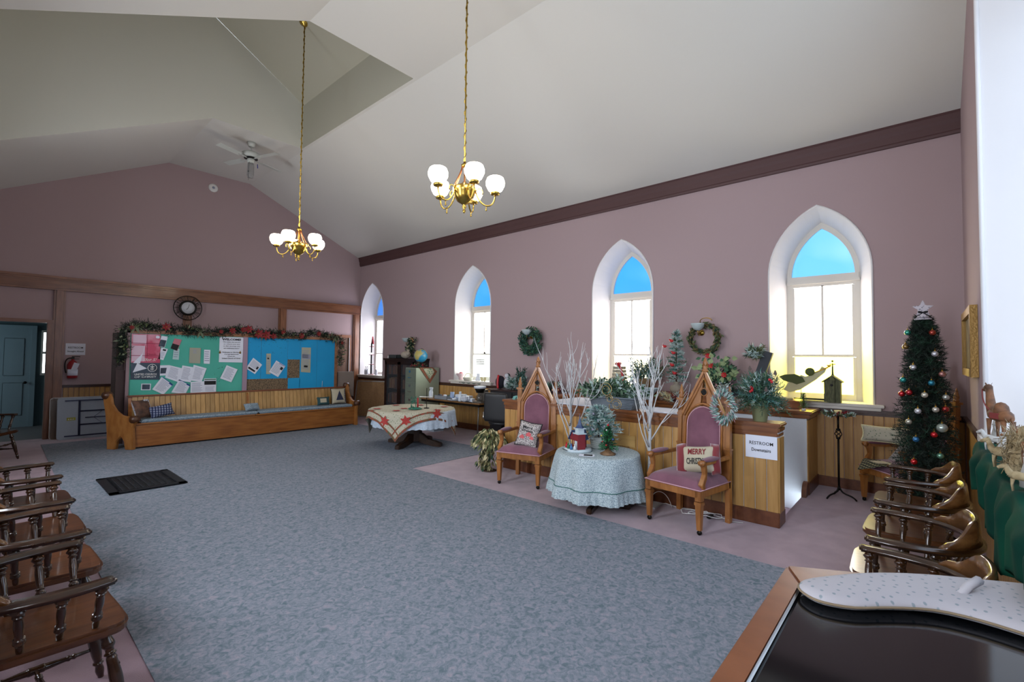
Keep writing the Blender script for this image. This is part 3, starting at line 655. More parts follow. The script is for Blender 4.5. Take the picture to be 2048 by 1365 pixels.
for s in(-1,1):
    g=G(); g.M=Matrix.Rotation(-.35,4,'Y')@Matrix.Rotation(.12,4,'X'); g.grid(lambda u,v,s=s:Vector((.02+.055*math.sin(PI*u)*math.sin(PI*v),s*(.115+.085*u),(v-.5)*.30*(1-.1*u))),8,8); g.build('crimson_edge',M_crim,p,solid=.01)
R_=Matrix.Rotation(-.35,4,'Y')@Matrix.Rotation(.12,4,'X')
def on_p(par,body,cy,cz,wd,m,xx=.078,off=.01,ht=None,sh=0): 
    text(body,R_@Vector((xx,cy,cz)),R_@Vector((0,1,0)),R_@Vector((0,0,1)),wd,m,par,off=off,height=ht,shear=sh)
on_p(p,'MERRY',.0,.06,.17,M_redc,ht=.055,sh=.1,off=.02); on_p(p,'CHRISTMAS',.0,-.03,.20,M_ink,ht=.06,off=.02)
M_snowpr=voro('snow_scene_print','b9b2ae','2c2a2a',60,.36,.9,'8b7f80')
p=pillow('throw_pillow','black and white winter scene cushion on the left throne chair',[M_snowpr,M_snowpr],.30,.32,.13,(4.60,3.76,.63),PI+.3,lean=-.30,roll=-.15,border=M_ink)
R_=Matrix.Rotation(-.30,4,'Y')@Matrix.Rotation(-.15,4,'X')
on_p(p,'Merry',0,.07,.13,M_ink,xx=.07); on_p(p,'Christmas',0,.035,.15,M_ink,xx=.072)
g=G(); g.M=R_
for y,z,s in((.03,-.03,.035),(-.05,-.07,.03),(.08,-.06,.025)):
    g.prism([(-s,0),(s,0),(s,s*.9),(0,s*1.7),(-s,s*.9)],.004,o=(.062,y,z),u=(0,1,0),v=(0,0,1))
g.build('print_cottages',M_red,p)
M_tap=voro('tapestry_verse','a29c8a','5d6a55',40,.2,.9)
pillow('bolster_pillow','cream tapestry pillow with fringe on the corner throne chair',[M_tap,M_tap],.42,.17,.14,(6.52,.33,.80),PI-.1,lean=-.1,border=M_cream)
o=thing('tapestry_panel','pale woven panel leaning on the seat of the corner throne chair','textile',(6.62,.22,.49),math.radians(128))
g=G(); g.M=Matrix.Rotation(-.7,4,'Y'); g.box(-.006,.006,-.17,.17,0,.24); g.build('panel',mat('woven_grey','8b8784',.95,bump=.2,bscale=200),o,bevel=.004)
o=thing('lace_cloth','diamond checked cloth with a cream centre on the front of the corner throne seat','textile',(6.50,.37,.491),math.radians(128))
g=G(); g.grid(lambda u,v:((u-.5)*.24+(v-.5)*.24,(u-.5)*.24-(v-.5)*.24,.006*math.sin(9*u)*math.sin(7*v)-(.12*max(0,(u+v)-1.35))),12,12); g.build('cloth',checks('dark_check','b7b39c','2d3630','3a423a',9,'XY'),o,solid=.004)
g=G(); g.box(-.07,.07,-.07,.07,.008,.012); g.build('centre_patch',M_linen,o)
# ================================================================ the long pew
r=thing('church_pew','long wooden pew with beadboard back in front of the bulletin board','pew',(0,0,0))
PX0,PX1=1.72,5.78
M_pewf=wood('pew_front_board','9a622c','7a4517',(1.2,8,8),rough=.35,scale=2.5); M_pewp=wood('pew_back_boards','b28c55','9a7440',(8,8,1),rnd=.16)
g=G(); g.box(PX0+.03,PX1-.02,9.90,9.93,.03,.405); g.build('front_board',M_pewf,r,bevel=.004)
g=G(); g.box(PX0+.03,3.60,9.88,10.33,.405,.43); g.box(3.61,PX1,9.88,10.33,.405,.43); g.build('seat',M_pewf,r,bevel=.005)
n=50; pt=(PX1-PX0-.1)/n; me=None
for i in range(n):
    x=PX0+.05+pt*i
    if me is None:
        g=G(); w_=pt-.007; g.add([(0,10.30,.43),(w_,10.30,.43),(w_,10.37,.845),(0,10.37,.845),(0,10.32,.43),(w_,10.32,.43),(w_,10.39,.845),(0,10.39,.845)],[(0,1,2,3),(7,6,5,4),(0,3,7,4),(1,5,6,2),(0,4,5,1),(3,2,6,7)])
        me=g.build('plank',M_pewp,r); b0=x; me.location=(x,0,0)
    else:
        o=me.copy(); COL.objects.link(o); o.location=(x,0,0)
g=G(); g.box(PX0-.02,PX1,10.345,10.41,.84,.868); g.build('top_rail',wood('pew_rail','8a4f30','6e3a22',(1.2,8,8)),r,bevel=.008)
g=G(); g.add([(PX0,10.321,.43),(PX1,10.321,.43),(PX1,10.391,.845),(PX0,10.391,.845),(PX0,10.33,.43),(PX1,10.33,.43),(PX1,10.40,.845),(PX0,10.40,.845)],[(3,2,1,0),(4,5,6,7),(0,1,5,4),(3,7,6,2)]); g.build('back_panel',M_pewf,r)
g=G(); g.prism([(10.39,.84),(10.34,.80),(10.30,.62),(10.22,.52),(10.15,.43),(10.33,.43)],.03,o=(3.60,0,0),u=(0,1,0),v=(0,0,1)); g.build('middle_bracket',M_pewf,r)
prof=[(-.02,0),(.12,0),(.145,.14),(.20,.22),(.27,.14),(.29,0),(.44,0),(.455,.3),(.49,.6),(.53,.8),(.545,.90),(.50,.945),(.44,.93),(.405,.86),(.38,.74),(.30,.63),(.2,.565),(.09,.545),(.0,.56),(-.045,.53),(-.05,.47),(-.02,.43),(.0,.35)]
M_pend=wood('pew_end_wood','a06c36','84501f',(5,5,2),rough=.4)
for x,rz_,nm in((PX0,math.radians(38),1),(PX1+.0,0,-1)):
    g=G(); g.M=Matrix.Translation((x,9.86,0))@Matrix.Rotation(rz_,4,'Z'); g.prism(prof,.065,o=(-.03,0,0),u=(0,1,0),v=(0,0,1))
    e=g.build('pew_end',M_pend,r,bevel=.01)
    for s,z,rr in((-.005,.505,.06),(.49,.895,.06)):
        g=G(); g.M=Matrix.Translation((x,9.86,0))@Matrix.Rotation(rz_,4,'Z'); g.lathe([(0,-.06),(rr*.4,-.06),(rr*.5,-.05),(rr,-.045),(rr,.055),(rr*.5,.06),(rr*.4,.07),(0,.07)],16,(0,s,z),'x')
        g.build('scroll_knob',wood('knob_dark','5a341a','42240f'),e)
# seat pads and pew pillows
M_pad=voro('blue_floral_pad','8a98a2','4e6474',60,.33,.95,'6f7f8a')
for x0,x1,l in((1.80,3.66,'long blue floral seat pad on the left half of the pew'),(3.68,5.70,'long blue floral seat pad on the right half of the pew')):
    g=G(); g.box(x0,x1,9.87,10.27,.431,.485); tag(g.build('seat_pad',M_pad,bevel=.02,seg=3),l,'cushion','blue floral pads on the pew')
M_pl=checks('blue_plaid','b9bcc6','39426b','5c6a90',8.)
pillow('plaid_pillow','blue and white plaid pillow at the left end of the pew',[M_pl,M_pl],.36,.22,.14,(2.13,10.06,.60),-PI/2,lean=-.35,roll=.2)
M_let=voro('lettered_band','c2c2ca','26304e',36,.28,.9)
p=pillow('pew_pillow','dark pillow with a lettered white band, leaning at the left end of the pew',[mat('brown_tapestry','40302a',.95,col2='6a4a3a',scale=12),M_let],.34,.34,.13,(1.86,10.08,.65),-PI/2+.7,lean=-.35)
g=G(); g.M=Matrix.Rotation(-.35,4,'Y'); g.box(.035,.05,.03,.13,-.12,.15); g.build('white_band',M_let,p)
pillow('pew_pillow','small sage patterned pillow at the middle bracket of the pew',[M_pad,M_pad],.30,.16,.12,(3.60,10.05,.56),-PI/2+.2,lean=-.6)
M_tp=voro('tree_tapestry','c4c2c4','2b2f45',30,.3,.9)
p=pillow('tree_pillow','square tapestry pillow with a Christmas tree at the right end of the pew',[M_linen,M_tp],.36,.36,.12,(5.48,10.14,.67),-PI/2,lean=-.2,border=M_ink)
g=G(); g.M=Matrix.Rotation(-.2,4,'Y'); g.prism([(-.09,-.1),(.09,-.1),(.0,.12)],.004,o=(.058,0,0),u=(0,1,0),v=(0,0,1),mi=0)
for k in range(7): g.box(.055,.06,.12,.145,-.14+.042*k,-.12+.042*k,0)
g.build('tree_motif',mat('navy_thread','2c3048',.9),p)
p=pillow('small_pillow','small green pillow with a stitched panel beside the tree pillow on the pew',[mat('teal_tapestry','2c4a4c',.9),M_tp],.30,.19,.10,(5.10,10.10,.58),-PI/2,lean=-.25)
g=G(); g.M=Matrix.Rotation(-.25,4,'Y'); g.box(.04,.053,-.09,.05,-.04,.05); g.build('stitched_panel',M_linen,p)
# ================================================================ bulletin board behind the pew
BY=10.6
r=thing('bulletin_board','long free-standing bulletin board half teal and half bright blue','board',(0,0,0))
M_bf=wood('board_frame','9a6a48','7f5236',(1.5,8,8),rough=.4); M_bs=mat('board_side','5a3a30',.7)
g=G(); g.box(1.70,5.66,BY,BY+.05,.0,2.0); g.build('backing',M_bs,r)
g=G(); g.box(1.70,1.75,BY-.035,BY+.06,.0,2.02); g.build('side_frame',mat('frame_lilac_grey','8a7478',.7),r,bevel=.004)
g=G(); g.box(5.60,5.66,BY-.035,BY+.06,.0,2.02); g.build('side_frame',M_bf,r,bevel=.004)
g=G(); g.box(1.70,5.66,BY-.035,BY+.06,1.963,2.03); g.build('top_frame',M_bf,r,bevel=.005)
g=G(); g.box(3.59,3.675,BY-.03,BY,.3,1.963); g.build('divider',mat('divider_lilac','9a8494',.8),r,bevel=.003)
g=G(); g.box(1.58,1.70,BY+.1,BY+.5,0,1.97); g.box(1.58,5.66,BY+.06,BY+.12,0,1.3); g.build('side_cabinet',mat('dark_mahogany','3c2622',.5),r)
def sheet(name,q,m,y,par=None,th=.002):
    g=G(); q=[(a,b) for a,b in q]; g.prism(q[::-1] ,th,o=(0,y,0),u=(1,0,0),v=(0,0,1)); return g.build(name,m,par)
def rect(x0,x1,z0,z1): return [(x0,z1),(x1,z1),(x1,z0),(x0,z0)]
M_teal_p=mat('teal_paper','4fae9c',.8,col2='45a08e',scale=1.5,bump=.05); M_blue_p=mat('blue_paper','149bd0',.75,col2='1290c6',scale=1.2)
M_cork=mat('cork','4a3f33',.95,col2='8a7358',scale=70,lo=.4,hi=.6,bump=.2)
sheet('teal_paper',rect(1.75,3.59,.60,1.963),M_teal_p,BY-.002,r)
sheet('cork_sheet',rect(3.675,5.60,.60,1.963),M_cork,BY-.002,r)
for q in(rect(3.675,3.945,1.087,1.963),rect(3.95,4.50,1.087,1.963),rect(4.503,4.772,1.502,1.963),rect(4.52,4.784,.60,1.088),rect(4.775,5.165,.60,1.963),rect(5.168,5.60,.60,1.963)):
    sheet('blue_sheet',q,M_blue_p,BY-.006,r)
PY=BY-.012
def lines(q,n,m,par,ind=.1,y=PY-.003,top=.12,bot=.1,wd=.35,seed=0):
    """rows of print on a quad TL,TR,BR,BL"""
    rnd=random.Random(seed+n); g=G(); V=lambda a,b:Vector((a,0,b)); TL,TR,BR,BL=[V(*p) for p in q]
    def P(s,t): a=TL.lerp(TR,s); b=BL.lerp(BR,s); c=a.lerp(b,t); return Vector((c.x,y,c.z))
    h=(1-top-bot)/n
    for i in range(n):
        t=top+h*i; e=1-ind-rnd.random()*.18
        g.quad(P(ind,t+h*wd),P(e,t+h*wd),P(e,t),P(ind,t))
    return g.build('print_lines',m,par)
def block(q,s0,s1,t0,t1,m,par,name='photo_print',y=PY-.0032):
    V=lambda a,b:Vector((a,0,b)); TL,TR,BR,BL=[V(*p) for p in q]
    def P(s,t): a=TL.lerp(TR,s); b=BL.lerp(BR,s); c=a.lerp(b,t); return Vector((c.x,y,c.z))
    g=G(); g.quad(P(s0,t1),P(s1,t1),P(s1,t0),P(s0,t0)); return g.build(name,m,par)
kP=[0]
def paper(name,label,cat,q,m=M_paper,n=0,ink=M_grayink,group=None,lift=0,**k):
    kP[0]+=1; y=PY-lift; o=sheet(name,q,m,y); tag(o,label,cat,group)
    if n: lines(q,n,ink,o,y=y-.0032,seed=kP[0],**k)
    return o
gp='papers pinned to the teal half of the board'; gb='papers pinned to the blue half of the board'
M_pinkp=mat('pink_poster','b8405e',.5,col2='c98a9a',scale=2.5,lo=.42,hi=.58); M_navyp=mat('navy_poster','1c2a3a',.5,col2='3a4a5a',scale=6); M_palep=mat('pale_pink','cdb0c0',.6)
q=[(1.765,1.954),(2.187,1.956),(2.198,1.121),(1.772,1.134)]
o=paper('church_poster','large pink and navy church poster with a crest, left end of the board','poster',q,M_pinkp)
block(q,0,1,.63,1,M_navyp,o); block(q,.05,.5,.02,.22,M_palep,o,y=PY-.0034); block(q,.02,.46,.26,.6,M_palep,o,y=PY-.0034)
g=G(); g.add([(2.0,PY-.0045,1.95),(1.93,PY-.0045,1.6),(1.80,PY-.0045,1.43),(1.90,PY-.0045,1.42)],[(0,1,2,3)]); g.add([(1.86,PY-.0045,1.43),(2.0,PY-.0045,1.33),(1.80,PY-.0045,1.26)],[(0,1,2)]); g.build('white_shapes',M_paper,o)
for t in(.2,.47): block(q,.0,1,t,t+.012,mat('dark_pink','8a2540',.6),o,y=PY-.0036)
block(q,.53,.545,0,.62,mat('dark_pink','8a2540',.6),o,y=PY-.0036)
text('UNITED CHURCH',(1.985,PY-.004,1.225),(1,0,0),(0,0,1),.32,M_white,o,off=.01,height=.036); text('OF CHRIST',(1.985,PY-.004,1.178),(1,0,0),(0,0,1),.32,M_white,o,off=.01,height=.03)
text('Church',(2.06,PY-.004,1.59),(1,0,0),(0,0,1),.13,mat('dark_pink','8a2540',.6),o); text("Sfor S!",(2.04,PY-.004,1.49),(1,0,0),(0,0,1),.2,M_white,o,shear=.3)
g=G(); c=(2.08,PY-.005,1.34); g.lathe([(.062,-.001),(.07,-.001),(.07,.001),(.062,.001),(.062,-.001)],24,c,'y')
g.box(c[0]-.006,c[0]+.006,c[1]-.001,c[1]+.001,c[2]-.045,c[2]+.05); g.box(c[0]-.03,c[0]+.03,c[1]-.001,c[1]+.001,c[2]+.015,c[2]+.027); g.lathe([(.02,-.001),(.026,-.001),(.026,.001),(.02,.001),(.02,-.001)],12,(c[0],c[1],c[2]-.02),'y'); g.build('crest',M_white,o)
g=G(); g.box(2.115,2.175,PY-.02,PY-.004,1.88,1.93); tag(g.build('paper_tag',M_paper,bevel=.008),'small bright white tag at the top right corner of the church poster','tag')
q=[(2.202,1.932),(2.299,1.919),(2.255,1.714),(2.16,1.736)]; o=paper('flyer','dark photo flyer pinned just right of the church poster','flyer',q,group=gp); block(q,.05,.95,.35,.97,M_navyp,o)
q=[(2.402,1.891),(2.518,1.87),(2.451,1.656),(2.346,1.703)]; o=paper('flyer','tilted flyer half pink and half black on the teal paper','flyer',q,mat('pink_paper','b8707c',.7),group=gp,lift=.002); block(q,0,.95,.5,1,M_ink,o,y=PY-.006)
q=[(2.205,1.713),(2.306,1.69),(2.242,1.481),(2.161,1.505)]; o=paper('note','narrow white note with a dark heading below the dark photo flyer','note',q,n=5,group=gp,ind=.15,top=.35); block(q,.3,.8,.08,.22,M_ink,o)
q=[(2.397,1.704),(2.487,1.694),(2.481,1.489),(2.383,1.499)]; paper('note','pale blue slip below the half pink flyer','note',q,mat('pale_blue_paper','a9c3c4',.8),n=4,group=gp)
q=[(2.65,1.723),(2.835,1.719),(2.833,1.418),(2.647,1.426)]; o=paper('note','beige typed note in the upper middle of the teal paper','note',q,mat('beige_paper','9a9a8a',.9),n=4,group=gp,ind=.3,bot=.6); 
q=[(2.89,1.689),(2.998,1.686),(2.995,1.41),(2.893,1.416)]; paper('note','narrow white slip with pink heading between the beige note and the welcome poster','note',q,n=5,group=gp)
q=[(3.154,1.95),(3.595,1.954),(3.585,1.435),(3.153,1.444)]; o=paper('welcome_poster','white WELCOME! poster at the right edge of the teal paper','poster',q)
Z=1.905
for s,wd,h,off in(('WELCOME!',.34,.045,.04),('"No matter who you are,',.32,.024,.02),('or where you are',.30,.022,.02),("on life's journey, you",.31,.024,.02),('are welcome here."',.29,.022,.02),('',0,0,0),('Welcome to Old South',.34,.024,.02),('Congregational',.26,.024,.02),('Church,',.14,.024,.02),('United Church of Christ',.34,.024,.02)):
    if s: text(s,(3.375,PY-.004,Z),(1,0,0),(0,0,1),wd,M_ink,o,height=h,off=off)
    Z-=.056 if s.startswith('WEL') else .041
for x,l in((3.165,'small gold angel sticker at the left edge of the welcome poster'),(3.535,'small gold angel sticker at the right edge of the welcome poster')):
    g=G(); g.lathe([(0,-.002),(.02,-.002),(.012,.003),(0,.004)],8,(x,PY-.006,1.635),'y'); g.ball((x,PY-.008,1.665),.01,6); tag(g.build('gold_sticker',M_gold),l,'sticker')
q=[(2.191,1.384),(2.335,1.388),(2.3,1.199),(2.19,1.194)]; o=paper('photo_card','photo card tucked behind the leftmost letter','card',q,group=gp); block(q,.1,.8,.25,.8,M_navyp,o)
LT=[([(2.335,1.388),(2.54,1.327),(2.493,1.063),(2.277,1.158)],'white letter at the left of the overlapping row of three letters'),([(2.542,1.382),(2.736,1.342),(2.684,1.057),(2.488,1.096)],'white letter in the middle of the overlapping row of three letters'),([(2.724,1.393),(2.943,1.322),(2.866,1.059),(2.675,1.09)],'white letter at the right of the overlapping row of three letters'),
([(2.231,1.176),(2.403,1.024),(2.261,.842),(2.09,.947)],'tilted white letter with a blue corner, lower left on the teal paper'),([(2.498,1.12),(2.677,1.002),(2.605,.834),(2.381,.877)],'tilted white letter with a blue corner, below the overlapping row'),([(3.293,1.382),(3.497,1.295),(3.387,1.034),(3.183,1.119)],'single white letter tilted below the welcome poster')]
for i,(q,l) in enumerate(LT):
    o=paper('letter',l,'letter',q,n=9,group='white typed letters on the teal paper',lift=.002*(i%3)+.001,ind=.14)
    if i in(3,4): block(q,.02,.98,.0,.03,mat('blue_print','2c4a9a',.7),o,y=PY-.0085); block(q,.7,1,.0,.12,mat('blue_print','2c4a9a',.7),o,y=PY-.0085)
q=[(2.684,1.064),(2.903,1.07),(2.91,.833),(2.686,.845)]; paper('notice','white notice low on the board left of the newsletter with a landscape photo','notice',q,n=8,group=gp,lift=.006,ind=.1)
q=[(2.902,1.122),(3.115,1.121),(3.119,.828),(2.91,.833)]; o=paper('newsletter','newsletter with a dark landscape photo along its top, low on the teal paper','newsletter',q,n=4,group=gp,lift=.008,top=.55); block(q,.03,.97,.16,.42,M_ink,o,y=PY-.0125); block(q,.03,.97,.04,.1,M_green2,o,y=PY-.0125)
q=[(1.929,1.058),(2.071,1.053),(2.067,.934),(1.927,.94)]; o=paper('photograph','small dark photograph with a white border below the church poster','photograph',q); block(q,.1,.9,.12,.88,M_navyp,o)
q=[(3.792,1.535),(3.971,1.387),(3.833,1.193),(3.651,1.315)]; o=paper('newsletter','tilted newsletter with three small photos at the left of the blue paper','newsletter',q,n=7,group=gb,bot=.3); block(q,.15,.85,.75,.9,M_ink,o); block(q,.75,.92,.35,.6,M_ink,o)
q=[(4.05,1.627),(4.145,1.628),(4.146,1.181),(4.057,1.189)]; o=paper('clipping','narrow cream newspaper clipping on the blue paper','clipping',q,mat('newsprint','a8a894',.9),n=9,group=gb); block(q,.2,.6,.2,.27,M_ink,o)
q=[(4.258,1.48),(4.452,1.355),(4.304,1.118),(4.109,1.23)]; o=paper('letter','tilted letter with a small photo overlapping the narrow clipping','letter',q,n=8,group=gb,lift=.003); block(q,.35,.95,.03,.07,mat('blue_print','2c4a9a',.7),o,y=PY-.007); block(q,.7,.95,.2,.42,M_ink,o,y=PY-.007)
q=[(4.806,1.777),(5.019,1.776),(5.018,1.2),(4.8,1.219)]; o=paper('clipping','long cream newspaper clipping right of the bare cork square','clipping',q,mat('newsprint','a8a894',.9),n=14,group=gb); block(q,.05,.95,.27,.45,M_grayink,o); block(q,.3,.7,.72,.8,M_ink,o)
g=G(); rnd=random.Random(3)
for k in range(34):
    x,z=(rnd.uniform(3.72,4.45),rnd.uniform(1.62,1.9)) if k<20 else (rnd.uniform(3.0,3.25),rnd.uniform(1.0,1.35))
    g.box(x-.004,x+.004,PY-.004,PY+.004,z-.004,z+.004)
g.build('push_pins',mat('pin_green','1e5a4c',.4),bpy.data.objects['bulletin_board'],kind='stuff')
g=G(); g.tube([(5.30,PY-.01,.84),(5.305,PY-.012,1.0)],.004,5); tag(g.build('pen',M_paper),'thin white pen at the lower right of the blue paper','pen')
# ---------------- garland over the board
random.seed(11)
r=thing('christmas_garland','long fir garland with red poinsettias draped over the bulletin board','garland',(0,0,0))
def gpath(t):
    if t<.10: k=t/.10; return Vector((1.60+.05*math.sin(k*3),BY-.02,1.42+.62*k))
    if t>.91: k=(t-.91)/.09; return Vector((5.70+.03*math.sin(k*3),BY-.03,2.05-.66*k))
    k=(t-.10)/.81; return Vector((1.65+4.05*k,BY+.0,2.06+.03*math.sin(k*17)+.02*math.sin(k*31)))
g=G()
for k in range(1100):
    t=random.random(); p=gpath(t); d=rv().normalized(); d.y=-abs(d.y)*.8; d=d.normalized(); L_=random.uniform(.07,.15)
    for j in range(9):
        q=p+rv(.03)+d*L_*j/9; g.needle(q,d+rv(.9),.06,.011,random.choice((0,0,0,1)))
g.build('fir_foliage',[M_dgreen,M_green],r,kind='stuff')
g=G()
for k in range(190):
    t=random.random(); p=gpath(t)+rv(.05); p.y-=.05; g.leaf(p,rv()+Vector((0,-.3,0)),rv(),random.uniform(.06,.11),.04,random.choice((0,0,1)))
g.build('variegated_leaves',[M_olive,mat('silver_leaf','7f8a6c',.7)],r,kind='stuff')
def poin(g,p,R,mi=0):
    for k in range(7):
        a=2*PI*k/7; d=Vector((math.cos(a),-.35,math.sin(a))); g.leaf(p,d,(0,-1,0),R,R*.55,mi)
    g.ball(p+Vector((0,-.015,0)),R*.12,6,1)
for t,R in((.12,.05),(.22,.09),(.40,.05),(.44,.08),(.48,.07),(.50,.10),(.535,.07),(.54,.12),(.57,.12),(.60,.08),(.64,.06),(.72,.08),(.80,.07),(.93,.05)):
    g=G(); p=gpath(t)+Vector((0,-.10,random.uniform(-.04,.05))); poin(g,p,R); g.build('poinsettia',[mat('poinsettia_red','7a1018',.6),M_gold],r)
for t in(.13,.33,.56,.88):
    g=G(); p=gpath(t)+Vector((0,-.09,0))
    for s in(-1,1):
        g.tube(bez(p,p+Vector((s*.05,-.03,.08)),p+Vector((s*.16,-.03,.05)),p+Vector((s*.01,-.0,-.01)),8),.006,4)
        g.leaf(p,(s*.4,-.1,-1),(0,-1,0),.16,.045)
    g.build('ribbon_bow',mat('sage_ribbon','5a6448',.6),r)
# ---------------- clock on the middle post
r=thing('wall_clock','round open-work wall clock with a small white dial, above the garland','clock',(2.97,FY-.12,2.61))
g=G(); g.lathe([(.255,-.012),(.27,-.012),(.27,.012),(.255,.012),(.255,-.012)],36,(0,0,0),'y'); g.build('outer_ring',M_black,r)
g=G(); g.lathe([(.125,-.02),(.165,-.03),(.165,.02),(.125,.02),(.125,-.02)],32,(0,0,0),'y'); g.build('dial_frame',M_black,r)
g=G(); g.lathe([(0,-.018),(.128,-.018),(.128,.01),(0,.01)],28,(0,0,0),'y'); g.build('dial',mat('clock_dial','c9ccd2',.5),r)
for h_,s in zip(range(12),'III,IIII,V,VI,VII,VIII,IX,X,XI,XII,I,II'.split(',')):
    a=-PI*2/12*h_; d=Vector((math.cos(a),0,math.sin(a))); text(s,d*.208,(math.sin(a),0,-math.cos(a)),d,.05 if len(s)>1 else .02,M_black,r,height=.065,name='numeral')
g=G()
for h_ in range(24): a=PI*2/24*h_; g.tube([(math.cos(a)*.16,0,math.sin(a)*.16),(math.cos(a+.06)*.26,0,math.sin(a+.06)*.26)],.004,4)
g.build('open_work',M_black,r)
g=G(); g.tube([(0,-.024,0),(.02,-.024,.075)],.004,4); g.tube([(0,-.024,0),(-.03,-.024,-.04)],.005,4); g.build('clock_hands',M_black,r)
# ---------------- far wall fittings
r=thing('wall_speaker','small round white fitting high on the mauve gable wall','fitting',(3.41,FY-.0,5.43))
g=G(); g.lathe([(0,-.02),(.05,-.028),(.09,-.02),(.10,0),(0,0)],20,(0,0,0),'y'); g.build('cover',M_white,r)
g=G(); g.lathe([(0,-.034),(.03,-.03),(.03,-.026),(0,-.026)],10,(0,0,0),'y'); g.build('centre',M_grayink,r)
r=thing('paper_sign','white paper sign reading RESTROOM Straight Ahead above the extinguisher','sign',(1.20,FY-.004,1.67))
g=G(); g.box(-.14,.14,-.002,.002,-.11,.11); g.build('sheet',M_paper,r)
text('RESTROOM',(0,-.004,.03),(1,0,0),(0,0,1),.21,M_ink,r,height=.035,off=.005); text('Straight Ahead',(0,-.004,-.045),(1,0,0),(0,0,1),.23,M_ink,r,height=.035,off=.012)
r=thing('fire_extinguisher','red fire extinguisher hanging under the paper sign left of the pew','extinguisher',(1.16,FY-.10,1.12))
g=G(); g.lathe([(0,0),(.07,0),(.075,.02),(.075,.26),(.055,.31),(.022,.335),(.022,.36),(0,.36)],18); g.build('cylinder',mat('extinguisher_red','8c1018',.35),r)
g=G(); g.lathe([(.0765,.05),(.0765,.17)],18); g.build('label_band',M_paper,r)
g=G(); g.box(-.02,.02,-.02,.02,.36,.40); g.box(-.015,.10,-.012,.012,.40,.415); g.box(-.01,.09,-.012,.012,.36,.37); g.build('handle',M_black,r)
g=G(); g.tube(bez((-.02,0,.38),(-.13,-.02,.40),(-.12,0,.2),(-.09,-.02,.10),10),.011,6); g.build('hose',M_black,r)
g=G(); g.M=Matrix.Translation((.03,-.08,.22))@Matrix.Rotation(.3,4,'Y'); g.box(-.04,.04,0,.003,-.07,.07); g.build('inspection_tag',M_paper,r)
# folding tables leaning on the wall
M_ft=mat('folding_table_plastic','a3adb8',.6,bump=.3,bscale=18); M_fl=mat('table_leg_navy','1c2440',.4,.3)
def foldt(label,x0,x1,y,m,legs):
    r=thing('folding_table',label,'table',(x0,y,0),rx=-.12)
    W_=x1-x0; g=G(); rr=.05; P=arc(rr,rr,rr,PI,1.5*PI,4)+arc(W_-rr,rr,rr,1.5*PI,2*PI,4)+arc(W_-rr,.77-rr,rr,0,PI/2,4)+arc(rr,.77-rr,rr,PI/2,PI,4)
    g.prism(P,-.045,o=(0,0,0),u=(1,0,0),v=(0,0,1)); g.build('table_top',m,r,bevel=.006)
    if legs:
        for z in(.06,.71): 
            g=G(); g.box(.10,W_-.1,-.02,0,z-.012,z+.012); g.build('side_rail',M_fl,r)
        for zz,zo in((.26,-.08),(.51,.08)):
            g=G(); g.tube([(.30,-.03,zz),(.75,-.03,zz),(.9,-.03,zz+zo),(1.0,-.03,zz+zo)],.013,6); g.build('leg',M_fl,r)
        g=G(); g.tube([(.30,-.025,.06),(.30,-.025,.71)],.016,6); g.build('cross_tube',M_fl,r)
        g=G(); g.tube([(.38,-.03,.385),(.85,-.03,.385)],.01,6); g.tube([(.50,-.03,.385),(.62,-.03,.50)],.004,4); g.tube([(.50,-.03,.385),(.62,-.03,.27)],.004,4); g.build('brace',M_fl,r)
        g=G(); g.box(.13,.25,-.004,0,.345,.40); g.build('warning_label',mat('label_yellow','9a9a20',.6),r)
        g=G()
    for k in range(3): g.prism([(0,0),(.022,0),(.011,.028)],.002,o=(.145+.03*k,-.005,.358),u=(1,0,0),v=(0,0,1))
    g.build('label_symbols',M_white,r)
    return r
foldt('pale grey folding table leaning on its side against the far wall, legs folded',.96,2.5,11.86,M_ft,True)
foldt('brown folding table leaning behind the pale grey one, only its edge showing',.87,2.3,12.0,mat('brown_laminate','6a5240',.6),False)
# cardboard box in plastic on the pew's right end, cork board
r=thing('cardboard_box','cardboard sheet wrapped in clear plastic standing right of the blue board','box',(5.86,10.62,0))
g=G(); g.box(-.14,.26,0,.06,.62,1.20); g.build('cardboard',mat('cardboard','7a5f48',.8),r)
g=G(); g.box(-.15,.27,-.012,.07,.60,1.215); g.build('plastic_wrap',mat('clear_film','c8c8c8',.15,trans=.0,alpha=.22),r)
g=G(); g.box(-.14,.26,0,.3,.0,.61); g.build('stand',mat('dark_mahogany','3c2622',.5),r)
r=thing('cork_board','framed cork board leaning against the wall under the first window','board',(6.72,10.83,0),math.radians(-63),rx=.0)
g=G(); g.M=Matrix.Rotation(-.18,4,'X'); g.box(-.46,.46,0,.02,.01,.93); g.build('cork',mat('plain_cork','8a6a48',.95,col2='7d5f40',scale=30),r)
g=G(); g.M=Matrix.Rotation(-.18,4,'X'); g.box(-.49,-.46,-.01,.03,0,.96); g.box(.46,.49,-.01,.03,0,.96); g.box(-.49,.49,-.01,.03,.93,.96); g.box(-.49,.49,-.01,.03,0,.03); g.build('frame',mat('aluminium','a8a8a4',.35,.9),r)
